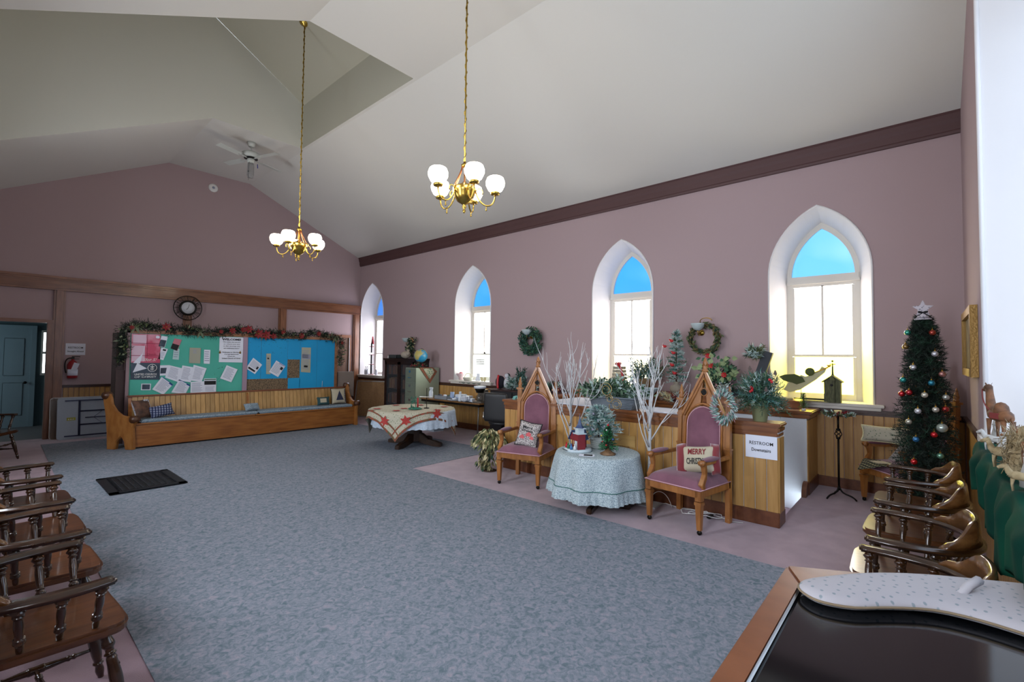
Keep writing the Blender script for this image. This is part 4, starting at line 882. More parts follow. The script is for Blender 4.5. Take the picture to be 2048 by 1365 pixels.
# floor grille
r=thing('floor_grille','large dark cast-iron floor grille set in the patterned carpet','grille',(1.37,7.315,.013))
M_ir=mat('cast_iron','20242a',.5,.6)
g=G(); X,Y_=.37,.475
for a in((-X,X,-Y_,-Y_+.07),(-X,X,Y_-.07,Y_),(-X,-X+.09,-Y_,Y_),(X-.09,X,-Y_,Y_)): g.box(a[0],a[1],a[2],a[3],0,.012)
g.build('frame',M_ir,r,bevel=.003)
g=G(); g.box(-X,X,-Y_,Y_,0.0,.002); g.build('duct_shadow',mat('duct_black','08090a',.9),r)
g=G()
for k in range(9): x=-.25+.0625*k; g.box(x-.008,x+.008,-.4,.4,.002,.011)
for k in range(13): y=-.38+.0633*k; g.box(-.28,.28,y-.008,y+.008,.002,.011)
for i in range(8):
    for j in range(12): g.lathe([(.012,.0),(.024,.0),(.024,.01),(.012,.01)],8,(-.22+.0625*i,-.35+.0633*j,.001))
g.build('scroll_work',M_ir,r,kind='stuff')
# ================================================================ chandeliers and fan
E_lamp=emat('lit_opal_glass','fff0d8',L_LAMP)
def chandelier(label,loc,ztop,rot):
    r=thing('chandelier',label,'chandelier',loc,rot); r['group']='brass chandeliers with opal shades'
    # local origin: bottom of the bowl finial at z=0
    g=G(); g.lathe([(0,0),(.012,.01),(.018,.03),(.008,.045),(.02,.06),(.024,.075),(.012,.09),(.03,.10),(.075,.13),(.105,.18),(.118,.225),(.125,.235),(.125,.27),(.118,.28),(.06,.31),(.03,.325),(.02,.34)],24); g.build('bowl',M_brass,r)
    g=G(); g.tube([(0,0,.33),(0,0,ztop-loc[2]-.02)],.009,8)
    g.build('rod',M_brass,r)
    g=G(); L_=ztop-loc[2]-.56; n=int(L_/.045)
    g.tube([(.013*math.cos(k*1.1),.013*math.sin(k*1.1),.54+.0225*k) for k in range(n*2)],.005,4); g.build('twisted_sleeve',M_brass,r)
    g=G(); g.lathe([(.012,.50),(.035,.505),(.04,.525),(.02,.54),(.012,.56)],12)
    g.build('collar',M_brass,r)
    for k in range(6):
        a=2*PI*k/6+.3; ca,sa=math.cos(a),math.sin(a); V=lambda rr,z:(rr*ca,rr*sa,z)
        g=G(); g.tube([V(q.x,q.z) for q in bez((.03,0,.51),(.05,0,.40),(.10,0,.36),(.125,0,.26),8)],.007,5); g.build('chain_stay',M_copper,r)
    for k in range(5):
        a=2*PI*k/5; ca,sa=math.cos(a),math.sin(a); V=lambda rr,z:(rr*ca,rr*sa,z)
        g=G(); g.tube([V(q.x,q.z) for q in bez((.12,0,.24),(.17,0,.05),(.33,0,.04),(.33,0,.22),14)],.008,6)
        g.tube([V(q.x,q.z) for q in bez((.12,0,.24),(.15,0,.30),(.21,0,.27),(.19,0,.21),8)],.006,5)
        g.tube([V(.235,.085),V(.235,.05)],.006,5); g.ball(V(.235,.045),.011,6); arm=g.build('arm',M_brass,r)
        g=G(); g.lathe([(.012,.21),(.045,.215),(.052,.235),(.045,.245),(.0,.245)],14,V(.33,0)); g.build('shade_holder',M_brass,arm)
        g=G(); g.lathe([(.04,.240),(.075,.265),(.10,.315),(.103,.355),(.088,.395),(.075,.405)],20,V(.33,0)); g.build('lamp_shade',E_lamp,arm)
    g=G(); z=ztop-loc[2]; g.lathe([(0,z-.07),(.02,z-.07),(.03,z-.05),(.07,z-.03),(.085,z-.0),(0,z)],18); g.build('ceiling_rose',M_brass,r)
    return r
chandelier('brass chandelier on a long rod, the one nearer the camera over the room',(3.36,3.66,3.13),5.745,.5)
chandelier('brass chandelier hanging from the raised ceiling shaft, nearer the bulletin board',(3.36,7.6,3.13),7.10,.05)
r=thing('ceiling_fan','white ceiling fan with a hanging glass shade and pull chains','fan',(3.36,9.8,5.17))
M_fan=mat('fan_white','b9bcb6',.5)
g=G(); g.lathe([(0,.49),(.05,.49),(.065,.52),(.075,.57),(0,.575)],18); g.tube([(0,0,.38),(0,0,.5)],.012,8); g.build('canopy',M_fan,r)
g=G(); g.lathe([(.06,.25),(.10,.26),(.15,.28),(.17,.31),(.16,.35),(.10,.385),(.03,.395),(0,.395)],24); g.build('motor_housing',M_fan,r)
g=G(); g.lathe([(0,.16),(.055,.165),(.065,.20),(.07,.235),(.06,.25)],18)
g.build('switch_housing',M_fan,r)
g=G(); g.lathe([(.05,-.12),(.062,-.06),(.06,.10),(.05,.17)],16); g.build('glass_shade',mat('fan_glass','8b8b8c',.3,alpha=.5),r)
g=G(); g.lathe([(.075,.245),(.12,.248),(.12,.262),(.075,.262)],20); g.build('vent_band',M_black,r)
for k in range(4):
    a=math.radians(20+90*k); g=G(); g.M=Matrix.Rotation(a,4,'Z')@Matrix.Translation((0,0,.255))@Matrix.Rotation(.18,4,'X')
    g.box(.22,.68,-.062,.062,-.003,.004); b_=g.build('blade',M_fan,r,bevel=.002)
    g=G(); g.M=Matrix.Rotation(a,4,'Z')@Matrix.Translation((0,0,.25)); g.box(.09,.26,-.018,.018,-.005,.004); g.build('blade_iron',M_fan,b_)
g=G(); g.tube([(-.05,-.06,.17),(-.06,-.07,-.02)],.003,4); g.ball((-.06,-.07,-.03),.012,6); g.tube([(-.06,-.075,-.06),(-.06,-.075,-.2)],.003,4); g.build('pull_chain',M_black,r)
g=G(); g.tube([(.10,-.06,.16),(.105,-.065,.08)],.008,5); g.build('blue_tag',mat('blue_plastic','1a1a80',.4),r)
# ================================================================ skirted side table
def cloth(R,z,drop,Rh,waves,amp,seed=0,frill=True):
    g=G(); ph=seed
    def f(u,v):
        a=2*PI*v
        if u<.3: k=u/.3; return (R*k*math.cos(a),R*k*math.sin(a),z)
        if u<.36: k=(u-.3)/.06; rr=R+.012*math.sin(k*PI/2); return (rr*math.cos(a),rr*math.sin(a),z-.02*k)
        k=(u-.36)/.64; rr=R+.012+(Rh-R)*k**.8+amp*k**.7*math.cos(waves*a+ph+.8*math.sin(2*a))+(.012*math.cos(waves*5*a) if frill and k>.72 else 0)*min(1,(k-.72)*8)
        return (rr*math.cos(a),rr*math.sin(a),z-.02-(drop-.02)*k)
    g.grid(f,34,180,cv=True); return g,f
M_calico=voro('calico_print','b5c1c4','4a6470',150,.38,.95)
r=thing('side_table','low round side table hidden under the patterned cloth, pedestal foot just showing','table',(4.50,2.70,0))
g=G(); g.lathe([(0,.55),(.435,.55),(.44,.565),(.435,.576),(0,.576)],36); g.build('table_top',M_dark,r)
g=G(); g.lathe([(.05,.05),(.04,.2),(.05,.35),(.08,.55)],12); g.build('pedestal',M_dark,r)
for k in range(4):
    a=PI/2*k+.3; g=G(); g.M=Matrix.Rotation(a,4,'Z'); g.box(.0,.36,-.03,.03,0,.06); g.build('foot',M_dark,r,bevel=.01)
g,f=cloth(.44,.58,.44,.51,9,.034,1.0); r=thing('tablecloth','pale blue and white calico cloth with a ruffled hem on the low round table','tablecloth',(4.50,2.70,0)); g.build('cloth',M_calico,r)
g=G(); g.tube([Vector(f(.36+.64*.70,j/120))*1.003 for j in range(120)],.006,4,closed=True); g.build('ruffle_piping',mat('teal_piping','3f6b66',.8),r)
# ================================================================ far round table with two cloths
r=thing('pedestal_table','round table on a dark four-footed pedestal in front of the desk','table',(5.25,6.95,0))
M_ped=wood('pedestal_wood','3a2414','251509',(4,4,4),rough=.4)
g=G(); g.lathe([(0,.62),(.69,.62),(.70,.635),(.69,.652),(0,.652)],40); g.build('table_top',M_ped,r)
g=G(); 
for k in range(8): pass
g.lathe([(.13,.08),(.13,.5),(.2,.62)],8,sm=False); g.build('column',M_ped,r)
for k in range(4):
    a=math.radians(20+90*k); g=G(); g.M=Matrix.Rotation(a,4,'Z'); g.prism([(.1,.06),(.42,.0),(.55,.0),(.55,.07),(.44,.10),(.30,.12),(.16,.22),(.1,.22)],.09,o=(0,.045,0),u=(1,0,0),v=(0,0,1)); g.build('foot',M_ped,r,bevel=.01)
r=thing('lace_tablecloth','white lace tablecloth with a scalloped hem under the poinsettia cloth','tablecloth',(5.25,6.95,0)); 
g=G(); M_lace=mat('white_lace','c3d0dc',.95,col2='a8b8c8',scale=60,bump=.3)
def fl(u,v):
    a=2*PI*v
    if u<.3: k=u/.3; return (.71*k*math.cos(a),.71*k*math.sin(a),.656)
    k=(u-.3)/.7; rr=.71+.012*min(1,k*6)+.03*k+.02*k*math.cos(13*a)+.008*k*math.cos(41*a); return (rr*math.cos(a),rr*math.sin(a),.654-.27*k-.018*k*k*abs(math.cos(20*a)))
g.grid(fl,20,200,cv=True); g.build('cloth',M_lace,r)
# poinsettia square cloth laid over: corners hang down
r=thing('poinsettia_tablecloth','cream cloth with red poinsettias and a red and green border hanging in points','tablecloth',(5.22,7.0,0),math.radians(-12))
M_poi=voro('poinsettia_print','b5b09c','6b7a5c',34,.22,.95); M_bord=mat('cloth_border','9a3a30',.9,col2='4f5c3c',scale=40)
def sq(h):
    def f(u,v):
        x,y=(2*u-1)*h,(2*v-1)*h; d=math.hypot(x,y); R=.718
        if d<=R: return Vector((x,y,.664))
        e=d-R; k=(R+.045+.12*min(e,.25))/d; a=math.atan2(y,x); w_=.014*math.sin(14*a)*min(1,e*6); return Vector((x*k+w_*math.cos(a),y*k+w_*math.sin(a),.662-e*.97))
    return f
g=G(); f=sq(.86); g.grid(f,60,60); g.build('cloth',M_poi,r,solid=.003)
g=G(); 
for i in range(4):
    for a,b_ in((0,.022),(.07,.085)):
        def edge(s,t,i=i,a=a,b_=b_):
            u,v=s,a+(b_-a)*t
            u,v=[(u,v),(1-v,u),(1-u,1-v),(v,1-u)][i]; p=f(u,v); n=Vector((p.x,p.y,0)).normalized() if math.hypot(p.x,p.y)>.71 else Vector((0,0,1)); return p+n*.006
        g.grid(edge,50,3)
g.build('border_bands',M_bord,r)
g=G(); rnd=random.Random(5)
for x,y in((-.45,-.35),(-.62,.1),(.2,-.6),(-.2,-.1),(.3,.3),(-.1,.5),(.55,-.2),(-.74,-.45),(-.45,-.72),(-.75,.4),(.1,-.75)):
    c=f((x/.86+1)/2,(y/.86+1)/2); n=Vector((c.x,c.y,0)).normalized() if math.hypot(x,y)>.70 else Vector((0,0,1)); c=c+n*.011; t1=n.orthogonal().normalized(); t2=n.cross(t1)
    g=G()
    for k in range(6):
        a=k*PI/3; g.leaf(c,t1*math.cos(a)+t2*math.sin(a),n,.10,.05,0,0)
    g.build('printed_poinsettia',mat('print_red','a83a34',.9),r)
# things on the far table
random.seed(21)
def twisty(label,loc): 
    r=thing('candle_arrangement',label,'decoration',loc)
    g=G()
    for k in range(60):
        a=random.random()*6.28; g.tube(bez((0,0,.02),(.05*math.cos(a),.05*math.sin(a),.03),(.1*math.cos(a+.5),.1*math.sin(a+.5),.04),(.12*math.cos(a+1),.12*math.sin(a+1),.01),4),.006,4)
    for k in range(24):
        a=random.random()*6.28; z=random.random()*.2; g.tube([(-.03+.045*math.cos(a),.045*math.sin(a),z),(-.03+.045*math.cos(a+.8),.045*math.sin(a+.8),z+.03)],.007,4)
    g.build('green_tinsel',mat('tinsel_green','1f6b56',.5),r,kind='stuff'); return r
r=twisty('green tinsel tree wound round a red candle on the poinsettia cloth',(5.07,6.72,.668)); g=G(); g.lathe([(0,0),(.013,0),(.013,.2),(0,.2)],10,(.06,0,.0)); g.build('red_candle',M_red,r)
r=thing('balance_stand','thin dark metal rod stand with a white crossbar on the poinsettia cloth','decoration',(5.35,6.75,.668))
g=G(); g.tube([(0,0,0),(0,0,.36)],.007,6); g.lathe([(0,0),(.05,0),(.05,.008),(0,.01)],14); g.build('rod',M_black,r)
g=G(); g.tube([(-.16,0,.215),(.12,0,.19)],.009,6); g.build('crossbar',M_white,r)
# ================================================================ bookcase, filing cabinet and what stands on them
r=thing('glass_bookcase','dark glass-fronted bookcase full of books beside the filing cabinet','bookcase',(6.80,9.66,0))
M_bk=wood('bookcase_mahogany','2e1d18','1d120f',(3,3,8),rough=.35)
g=G(); g.box(0,.40,-.62,.62,0,.1); g.box(0,.40,-.64,-.60,.1,1.5); g.box(0,.40,.60,.64,.1,1.5); g.box(.37,.40,-.6,.6,.1,1.5); g.box(-.03,.40,-.67,.67,1.5,1.545); g.box(0.0,.40,-.65,.65,1.45,1.5); g.build('carcass',M_bk,r,bevel=.006)
for z in(.42,.78,1.13):
    g=G(); g.box(.02,.37,-.6,.6,z,z+.02); g.build('shelf',M_bk,r)
for y0,y1 in((-.60,0),(0,.60)):
    g=G(); g.box(-.015,.008,y0,y0+.07,.1,1.46); g.box(-.015,.008,y1-.07,y1,.1,1.46); g.box(-.015,.008,y0,y1,.1,.17); g.box(-.015,.008,y0,y1,1.39,1.46); d_=g.build('door',M_bk,r,bevel=.004)
    g=G(); g.box(-.004,0,y0+.07,y1-.07,.17,1.39); g.build('glass',mat('cabinet_glass','6a7076',.05,alpha=.15),d_)
rnd=random.Random(4); bc=['5a3424','6b4430','3f3a34','7a5a3c','4a2c22','5c4a3a','2f3a34','8a7a5a']
for z in(.12,.44,.80,1.15):
    y=-.57; i=0
    while y<.56:
        th=rnd.uniform(.025,.05); h_=rnd.uniform(.19,.27); g=G(); g.box(.06+rnd.random()*.03,.26,y,y+th-.003,z,z+h_)
        zr={.12:'bottom',.44:'second lowest',.80:'second highest',1.15:'top'}[z]
        tag(g.build('book',mat('book_'+rnd.choice(bc),rnd.choice(bc),.7),None),'brown or black old book standing on the %s shelf of the glass bookcase'%zr,'book','books on the %s shelf of the glass bookcase'%zr).location=(6.80,9.66,0)
        y+=th; i+=1
r=thing('filing_cabinet','sage green four-drawer metal filing cabinet with a cloth on top','cabinet',(6.81,8.765,0))
M_fc=mat('sage_metal','8b9482',.45,.2); 
g=G(); g.box(-.335,.34,-.195,.195,.03,1.34); g.build('body',M_fc,r,bevel=.006)
for k in range(4):
    z=.05+.32*k; g=G(); g.box(-.35,-.335,-.18,.18,z,z+.31); d_=g.build('drawer',mat('sage_metal_dark','6f7869',.45,.2),r,bevel=.004)
    g=G(); g.box(-.362,-.35,-.03,.03,z+.22,z+.27); g.build('label_holder',mat('chrome','c0c0c0',.2,1),d_)
    g=G(); g.box(-.375,-.36,-.05,.05,z+.10,z+.115); g.box(-.362,-.35,-.05,-.04,z+.1,z+.115); g.box(-.362,-.35,.04,.05,z+.1,z+.115); g.build('handle',mat('chrome','c0c0c0',.2,1),d_)
g=G(); g.box(-.30,.30,-.15,.15,0,.03); g.build('plinth',M_black,r)
r=thing('corner_cloth','red bordered green holly cloth hanging in a point from the filing cabinet','textile',(6.84,8.565,1.345))
g=G(); g.add([(-.28,-.004,0),(.24,-.004,-.10),(.03,-.006,-.36),(.12,-.004,.0),(-.28,.2,.003),(.2,.2,.003)],[(0,2,1,3),(0,3,5,4)]); g.build('cloth',M_bord,r,solid=.004)
g=G(); g.add([(-.18,-.012,-.02),(.15,-.012,-.10),(.02,-.012,-.27),(.08,-.012,-.02)],[(0,2,1,3)]); g.build('centre_print',voro('holly_print','a8a890','2f6b52',30,.35,.9),r)
r=thing('desk_globe','blue and yellow world globe on the filing cabinet','globe',(6.72,8.72,1.345))
def globe():
    m=mat('globe_map','2f8fb8',.4,col2='b8a860',scale=6,lo=.48,hi=.54); return m
g=G(); g.ball((0,0,.27),.155,24); g.build('sphere',globe(),r)
g=G(); g.tube([(math.sin(a)*.165,0,.27-math.cos(a)*.165) for a in[.0+k*PI/14 for k in range(15)]],.006,5); g.build('meridian',M_dark,r)
g=G(); g.lathe([(0,0),(.09,0),(.08,.02),(.02,.04),(.015,.11),(0,.115)],16); g.build('base',M_dark,r)
random.seed(31)
r=thing('holly_swag','dark holly and red ribbon lying at the foot of the globe','greenery',(6.62,8.62,1.35)); g=G()
for k in range(120): g.leaf(Vector((random.uniform(-.12,.16),random.uniform(-.05,.2),.01+random.random()*.05)),rv()+Vector((0,0,.4)),rv(),.06,.035,random.choice((0,0,1,2)))
g.build('leaves',[M_green,M_olive,M_redc],r,kind='stuff')
r=thing('paper_tray','dark wire tray on top of the bookcase, at its left end','tray',(6.95,10.0,1.546))
g=G(); g.box(-.12,.12,-.17,.17,0,.01); g.box(-.12,-.11,-.17,.17,0,.09); g.box(.11,.12,-.17,.17,0,.09); g.box(-.12,.12,-.17,-.16,0,.09); g.box(-.12,.12,.16,.17,0,.09); g.build('tray',mat('tray_grey','4a4f50',.5,.4),r)
g=G(); g.lathe([(0,0),(.02,0),(.016,.05),(0,.07)],8,(-.1,.22,0)); tag(g.build('figurine',M_white),'tiny white figurine at the left end of the bookcase top','figurine').location=(6.95,10.0,1.546)
r=thing('white_rabbit','white rock-shaped rabbit ornament on the bookcase','ornament',(6.90,9.55,1.546))
g=G(); g.ball((0,0,.09),.12,14,sz=.75,sy=1.1); g.ball((-.02,-.11,.12),.055,10); g.build('body',mat('cream_plaster','a89c8c',.9,bump=.5,bscale=20),r)
g=G(); g.ball((-.03,-.10,.19),.02,6,sz=2); g.ball((.0,-.12,.19),.02,6,sz=2); g.build('ears',mat('cream_plaster','a89c8c',.9),r)
def sconce(label,y,z,hang=True):
    r=thing('wall_sconce',label,'sconce',(WX,y,z),group='opal glass wall sconces on the window wall')
    g=G(); g.lathe([(0,0),(.045,0),(.04,-.015),(0,-.02)],14,(0,0,-.06),'x'); g.build('back_plate',M_brass,r)
    g=G(); g.tube(bez((-.01,0,-.06),(-.12,0,-.14),(-.17,0,-.10),(-.16,0,-.02),10),.007,6); g.build('arm',M_brass,r)
    g=G(); g.lathe([(.02,-.03),(.05,-.015),(.085,.02),(.10,.06),(.102,.075)],20,(-.16,0,0)); g.build('lamp_shade',mat('unlit_opal','b9c4c4',.3,col2='a9b6b8',scale=9),r)
    return r
sconce('unlit opal sconce above the bookcase, with a garland hanging from it',9.75,1.98)
sconce('unlit opal sconce carrying the full wreath behind the left throne chair',5.82,2.07)
sconce('unlit opal sconce carrying the thin wreath behind the near throne chair',2.52,2.06)
random.seed(41)
def wreath(label,y,z,R,thick,n,mats,gold=0,dens=1.,x=None,seed=0):
    random.seed(seed); r=thing('wreath',label,'wreath',(WX-.09,y,z)); g=G()
    for k in range(n):
        a=random.random()*2*PI; q=max(-.5,min(.5,random.gauss(0,.4))); rr=R+thick*q; p=Vector((-.03+random.uniform(-.05,.05),math.cos(a)*rr,math.sin(a)*rr))
        d=Vector((random.uniform(-.8,.3),-math.sin(a)+math.cos(a)*random.uniform(-.9,.9),math.cos(a)+math.sin(a)*random.uniform(-.9,.9))); g.leaf(p,d,rv(),random.uniform(.04,.075)*dens,.028*dens,random.randrange(len(mats)))
    g.build('leaves',mats,r,kind='stuff')
    g=G(); g.tube([(0,math.cos(2*PI*k/24)*R,math.sin(2*PI*k/24)*R) for k in range(24)],.015,5,closed=True); g.build('ring',M_stem,r)
    return r
wreath('full dark green wreath on the wall between the second and third windows',5.76,1.92,.19,.15,1300,[M_green,M_green2,mat('blue_green_leaf','2c5a50',.7)],seed=1)
wr=wreath('thin dark wreath with gold flecks on the wall between the third and fourth windows',2.44,1.91,.20,.055,650,[M_green,M_olive,mat('bronze_leaf','6a5a34',.6)],seed=2)
g=G(); g.tube(bez((0,.06,.23),(-.05,.10,.30),(-.05,-.08,.34),(-.05,-.12,.26),10),.006,5); g.build('gold_wire',M_gold,wr)
random.seed(5); r=thing('hanging_garland','tapering garland of leaves and gold ribbon hanging below the sconce over the bookcase','garland',(7.10,9.62,1.60)); g=G()
for k in range(420):
    t=random.random(); z=.45*t; p=Vector((random.uniform(-.09,.02),-.14*t+.06+random.gauss(0,.06)*(1.3-t*.7),z)); g.leaf(p,rv(),rv(),random.uniform(.05,.09),.035,random.choice((0,0,1,1,2,3)))
g.build('leaves',[M_green,M_dgreen2,M_olive,M_cream],r,kind='stuff')
g=G(); g.tube(bez((-.06,-.06,.40),(-.1,-.16,.5),(-.1,-.2,.42),(-.06,-.16,.34),8),.012,5); g.build('copper_ribbon',M_copper,r)
# dark low cabinet along the wall, desk and its clutter
r=thing('dark_cabinet','low black cabinet against the wall between the second and third windows','cabinet',(6.85,5.50,0))
M_bc=mat('black_cabinet','17161a',.5)
g=G(); g.box(-.22,.33,-.84,.90,.0,.95); g.build('carcass',M_bc,r,bevel=.005)
g=G(); g.box(-.25,.33,-.86,.93,.95,.975); g.build('top',wood('dark_red_top','3c1f1c','2a1412'),r,bevel=.005)
for k in range(3):
    g=G(); g.box(-.235,-.22,-.82+.57*k,-.82+.57*k+.55,.06,.93); g.build('door',M_bc,r,bevel=.005)
r=thing('folding_desk','long low wood-topped table against the wall, crowded with coffee things','table',(6.80,7.30,0))
g=G(); g.box(-.36,.34,-.80,1.05,.665,.69); g.build('table_top',wood('desk_top','8a6238','6e4a28',(8,1.2,8)),r,bevel=.005)
g=G(); g.box(-.35,.33,-.78,1.03,.62,.665); g.build('apron',M_black,r)
for x in(-.30,.28):
    for y in(-.72,.95):
        g=G(); g.tube([(x,y,.66),(x+.0,y+.03,.0)],.014,6); g.build('leg',mat('grey_steel','7a7a78',.4,.7),r)
# ---------------- clutter on the desk
M_wp=mat('white_plastic','c9d0d8',.4); M_bp=mat('blue_white_china','8fa3c4',.4)
r=thing('spray_bottle','white spray bottle at the left end of the desk by the filing cabinet','bottle',(6.55,8.12,.691))
g=G(); g.lathe([(0,0),(.045,0),(.048,.02),(.048,.13),(.02,.18),(.016,.2),(0,.2)],14); g.build('body',M_wp,r)
g=G(); g.box(-.02,.02,-.05,.03,.2,.235); g.box(-.01,.01,-.05,-.035,.15,.2); g.build('trigger',M_wp,r)
r=thing('cup_tray','clear plastic tray of cups beside the spray bottle','tray',(6.60,7.72,.691))
g=G(); g.box(-.12,.12,-.2,.2,0,.006); g.box(-.12,-.115,-.2,.2,0,.08); g.box(.115,.12,-.2,.2,0,.08); g.box(-.12,.12,-.2,-.195,0,.08); g.box(-.12,.12,.195,.2,0,.08); g.build('tray',mat('clear_grey','8f959c',.3,alpha=.6),r)
cols=['c9d0d8','8fa3c4','2c2c34','8a5a3c','c9d0d8','3b5f42']
def mug(label,loc,c,h=.09,r0=.035,grp='cups and jars on the desk'):
    r=thing('mug',label,'cup',loc,group=grp); g=G(); g.lathe([(0,0),(r0*.8,0),(r0,.01),(r0,h),(r0*.88,h),(r0*.85,.012),(0,.01)],12); g.build('body',mat('china_'+c,c,.4),r)
    g=G(); g.tube([(0,r0,h*.8),(0,r0+.025,h*.65),(0,r0+.02,h*.35),(0,r0,h*.2)],.005,5); g.build('handle',mat('china_'+c,c,.4),r)
for y,x,c,l in((7.86,6.58,'2c2c34','black mug in the plastic tray, nearest the spray bottle'),(7.76,6.62,'8a5a3c','brown mug in the plastic tray'),(7.66,6.56,'c9d0d8','white mug in the plastic tray'),(7.58,6.63,'3b5f42','dark green mug in the plastic tray, far right end')): mug(l,(x,y,.70),c)
mug('tall blue and white mug standing between the tray and the white boxes',(6.55,7.42,.691),'8fa3c4',.17,.045)
for i,(y,x,w_,d_,h_,l) in enumerate(((7.22,6.62,.16,.10,.13,'white box standing behind the round platter on the desk'),(7.10,6.7,.12,.10,.10,'white packet right of the larger white box on the desk'),(6.92,6.62,.11,.08,.06,'low white carton on the desk left of the coffee maker'),(6.86,6.84,.11,.07,.12,'white carton with a blue band behind the low carton'))):
    r=thing('white_carton',l,'box',(x,y,.691),.2*i); g=G(); g.box(-d_,d_,-w_/2-.0,w_/2,0,h_); g.build('carton',M_wp,r,bevel=.006)
    g=G(); g.box(-d_-.002,-d_,-w_/2+.02,w_/2-.02,h_*.3,h_*.6); g.build('printed_band',M_bp,r)
r=thing('platter','round white platter with a foil dish on the front of the desk','platter',(6.53,7.30,.691)); g=G(); g.lathe([(0,0),(.10,0),(.17,.02),(.175,.026),(.1,.01),(0,.008)],24); g.build('platter',M_wp,r)
g=G(); g.lathe([(0,.01),(.09,.01),(.12,.06),(.11,.06),(.08,.02),(0,.02)],16); g.build('foil_dish',mat('foil','b0b4ba',.3,.8),r)
r=thing('white_bottle','white flip-top bottle at the front edge of the desk','bottle',(6.50,7.12,.691)); g=G(); g.lathe([(0,0),(.04,0),(.042,.02),(.042,.12),(.025,.15),(.025,.17),(0,.17)],14); g.build('body',M_wp,r); g=G(); g.lathe([(0,.17),(.027,.17),(.027,.195),(0,.2)],12); g.build('cap',M_wp,r)
random.seed(8); r=thing('plastic_bag','crumpled clear bag of white cutlery right of the flip-top bottle','bag',(6.52,6.98,.691)); g=G(); g.grid(lambda u,v:(math.cos(2*PI*v)*.09*math.sin(PI*u)**.6*(1+.18*math.sin(9*v*6+u*7)),math.sin(2*PI*v)*.10*math.sin(PI*u)**.6*(1+.15*math.sin(7*v*6)),.06+.06*-math.cos(PI*u)+.008*math.sin(20*v)),10,24,cv=True,sm=False); g.build('bag',mat('bag_film','b4b9c4',.3),r)
r=thing('coffee_maker','white-topped black coffee maker at the right end of the desk','appliance',(6.60,6.64,.691))
g=G(); g.box(-.09,.12,-.11,.11,0,.035); g.box(.03,.12,-.11,.11,.035,.26); g.build('body',mat('taupe_plastic','5c564e',.5),r,bevel=.006)
g=G(); g.lathe([(0,.20),(.075,.20),(.09,.24),(.105,.27),(.105,.285),(0,.285)],18,(-.01,0,0)); g.build('filter_housing',M_black,r)
g=G(); g.lathe([(.0,.285),(.12,.285),(.125,.30),(.12,.33),(0,.335)],20,(-.01,0,0)); g.build('lid',M_wp,r)
g=G(); g.lathe([(0,.04),(.06,.04),(.07,.08),(.06,.14),(.045,.16)],16,(-.02,0,0)); g.build('carafe',mat('carafe_glass','5a5650',.1,alpha=.5),r)
r=thing('dark_saucer','small dark tray of spoons in front of the coffee maker','tray',(6.50,6.84,.691)); g=G(); g.box(-.05,.05,-.12,.1,0,.012); g.build('tray',M_bc,r,bevel=.004); g=G(); g.tube([(-.03,-.1,.02),(.02,.06,.02)],.006,5); g.build('spoon',M_wp,r)
r=thing('storage_tub','small clear plastic storage tub on the floor under the desk','tub',(6.55,8.0,0)); g=G(); g.add([(-.13,-.16,0),(.13,-.16,0),(.13,.16,0),(-.13,.16,0),(-.16,-.19,.2),(.16,-.19,.2),(.16,.19,.2),(-.16,.19,.2)],[(0,3,2,1),(0,1,5,4),(1,2,6,5),(2,3,7,6),(3,0,4,7)]); g.build('tub',mat('tub_plastic','9fb0c0',.4,alpha=.8),r,solid=.004)
g=G(); g.box(-.17,.17,-.2,.2,.2,.22); g.build('lid',mat('tub_plastic2','aab6c2',.4),r,bevel=.005)
# black office chair
r=thing('office_chair','black high-backed office chair with chrome arms in front of the coffee maker','chair',(6.02,5.50,0),math.radians(12))
g=G(); g.grid(lambda u,v:(-.25-.03*math.cos((v-.5)*2),(v-.5)*.46*(1-.12*max(0,2*abs(u-.5)-.7)),.50+.50*u),8,12); g.build('backrest',mat('black_leather','0e0e10',.45),r,solid=.05,sub=1)
g=G(); g.lathe([(0,.44),(.22,.44),(.25,.47),(.23,.50),(0,.51)],20,(.0,0,0)); g.build('seat',mat('black_leather','0e0e10',.45),r)
for s in(-1,1):
    g=G(); g.tube([(-.24,s*.24,.55),(-.18,s*.28,.64),(.0,s*.29,.66),(.14,s*.28,.64),(.16,s*.25,.52),(.1,s*.2,.46)],.014,7); g.build('arm_rest',mat('chrome','c0c0c0',.2,1),r)
g=G(); g.tube([(0,0,.08),(0,0,.45)],.028,10); g.build('gas_lift',M_black,r)
for k in range(5):
    a=2*PI*k/5; g=G(); g.tube([(0,0,.10),(.28*math.cos(a),.28*math.sin(a),.06)],.018,6); l_=g.build('base_leg',M_black,r); g=G(); g.ball((.28*math.cos(a),.28*math.sin(a),.028),.028,8); g.build('caster',M_black,l_)
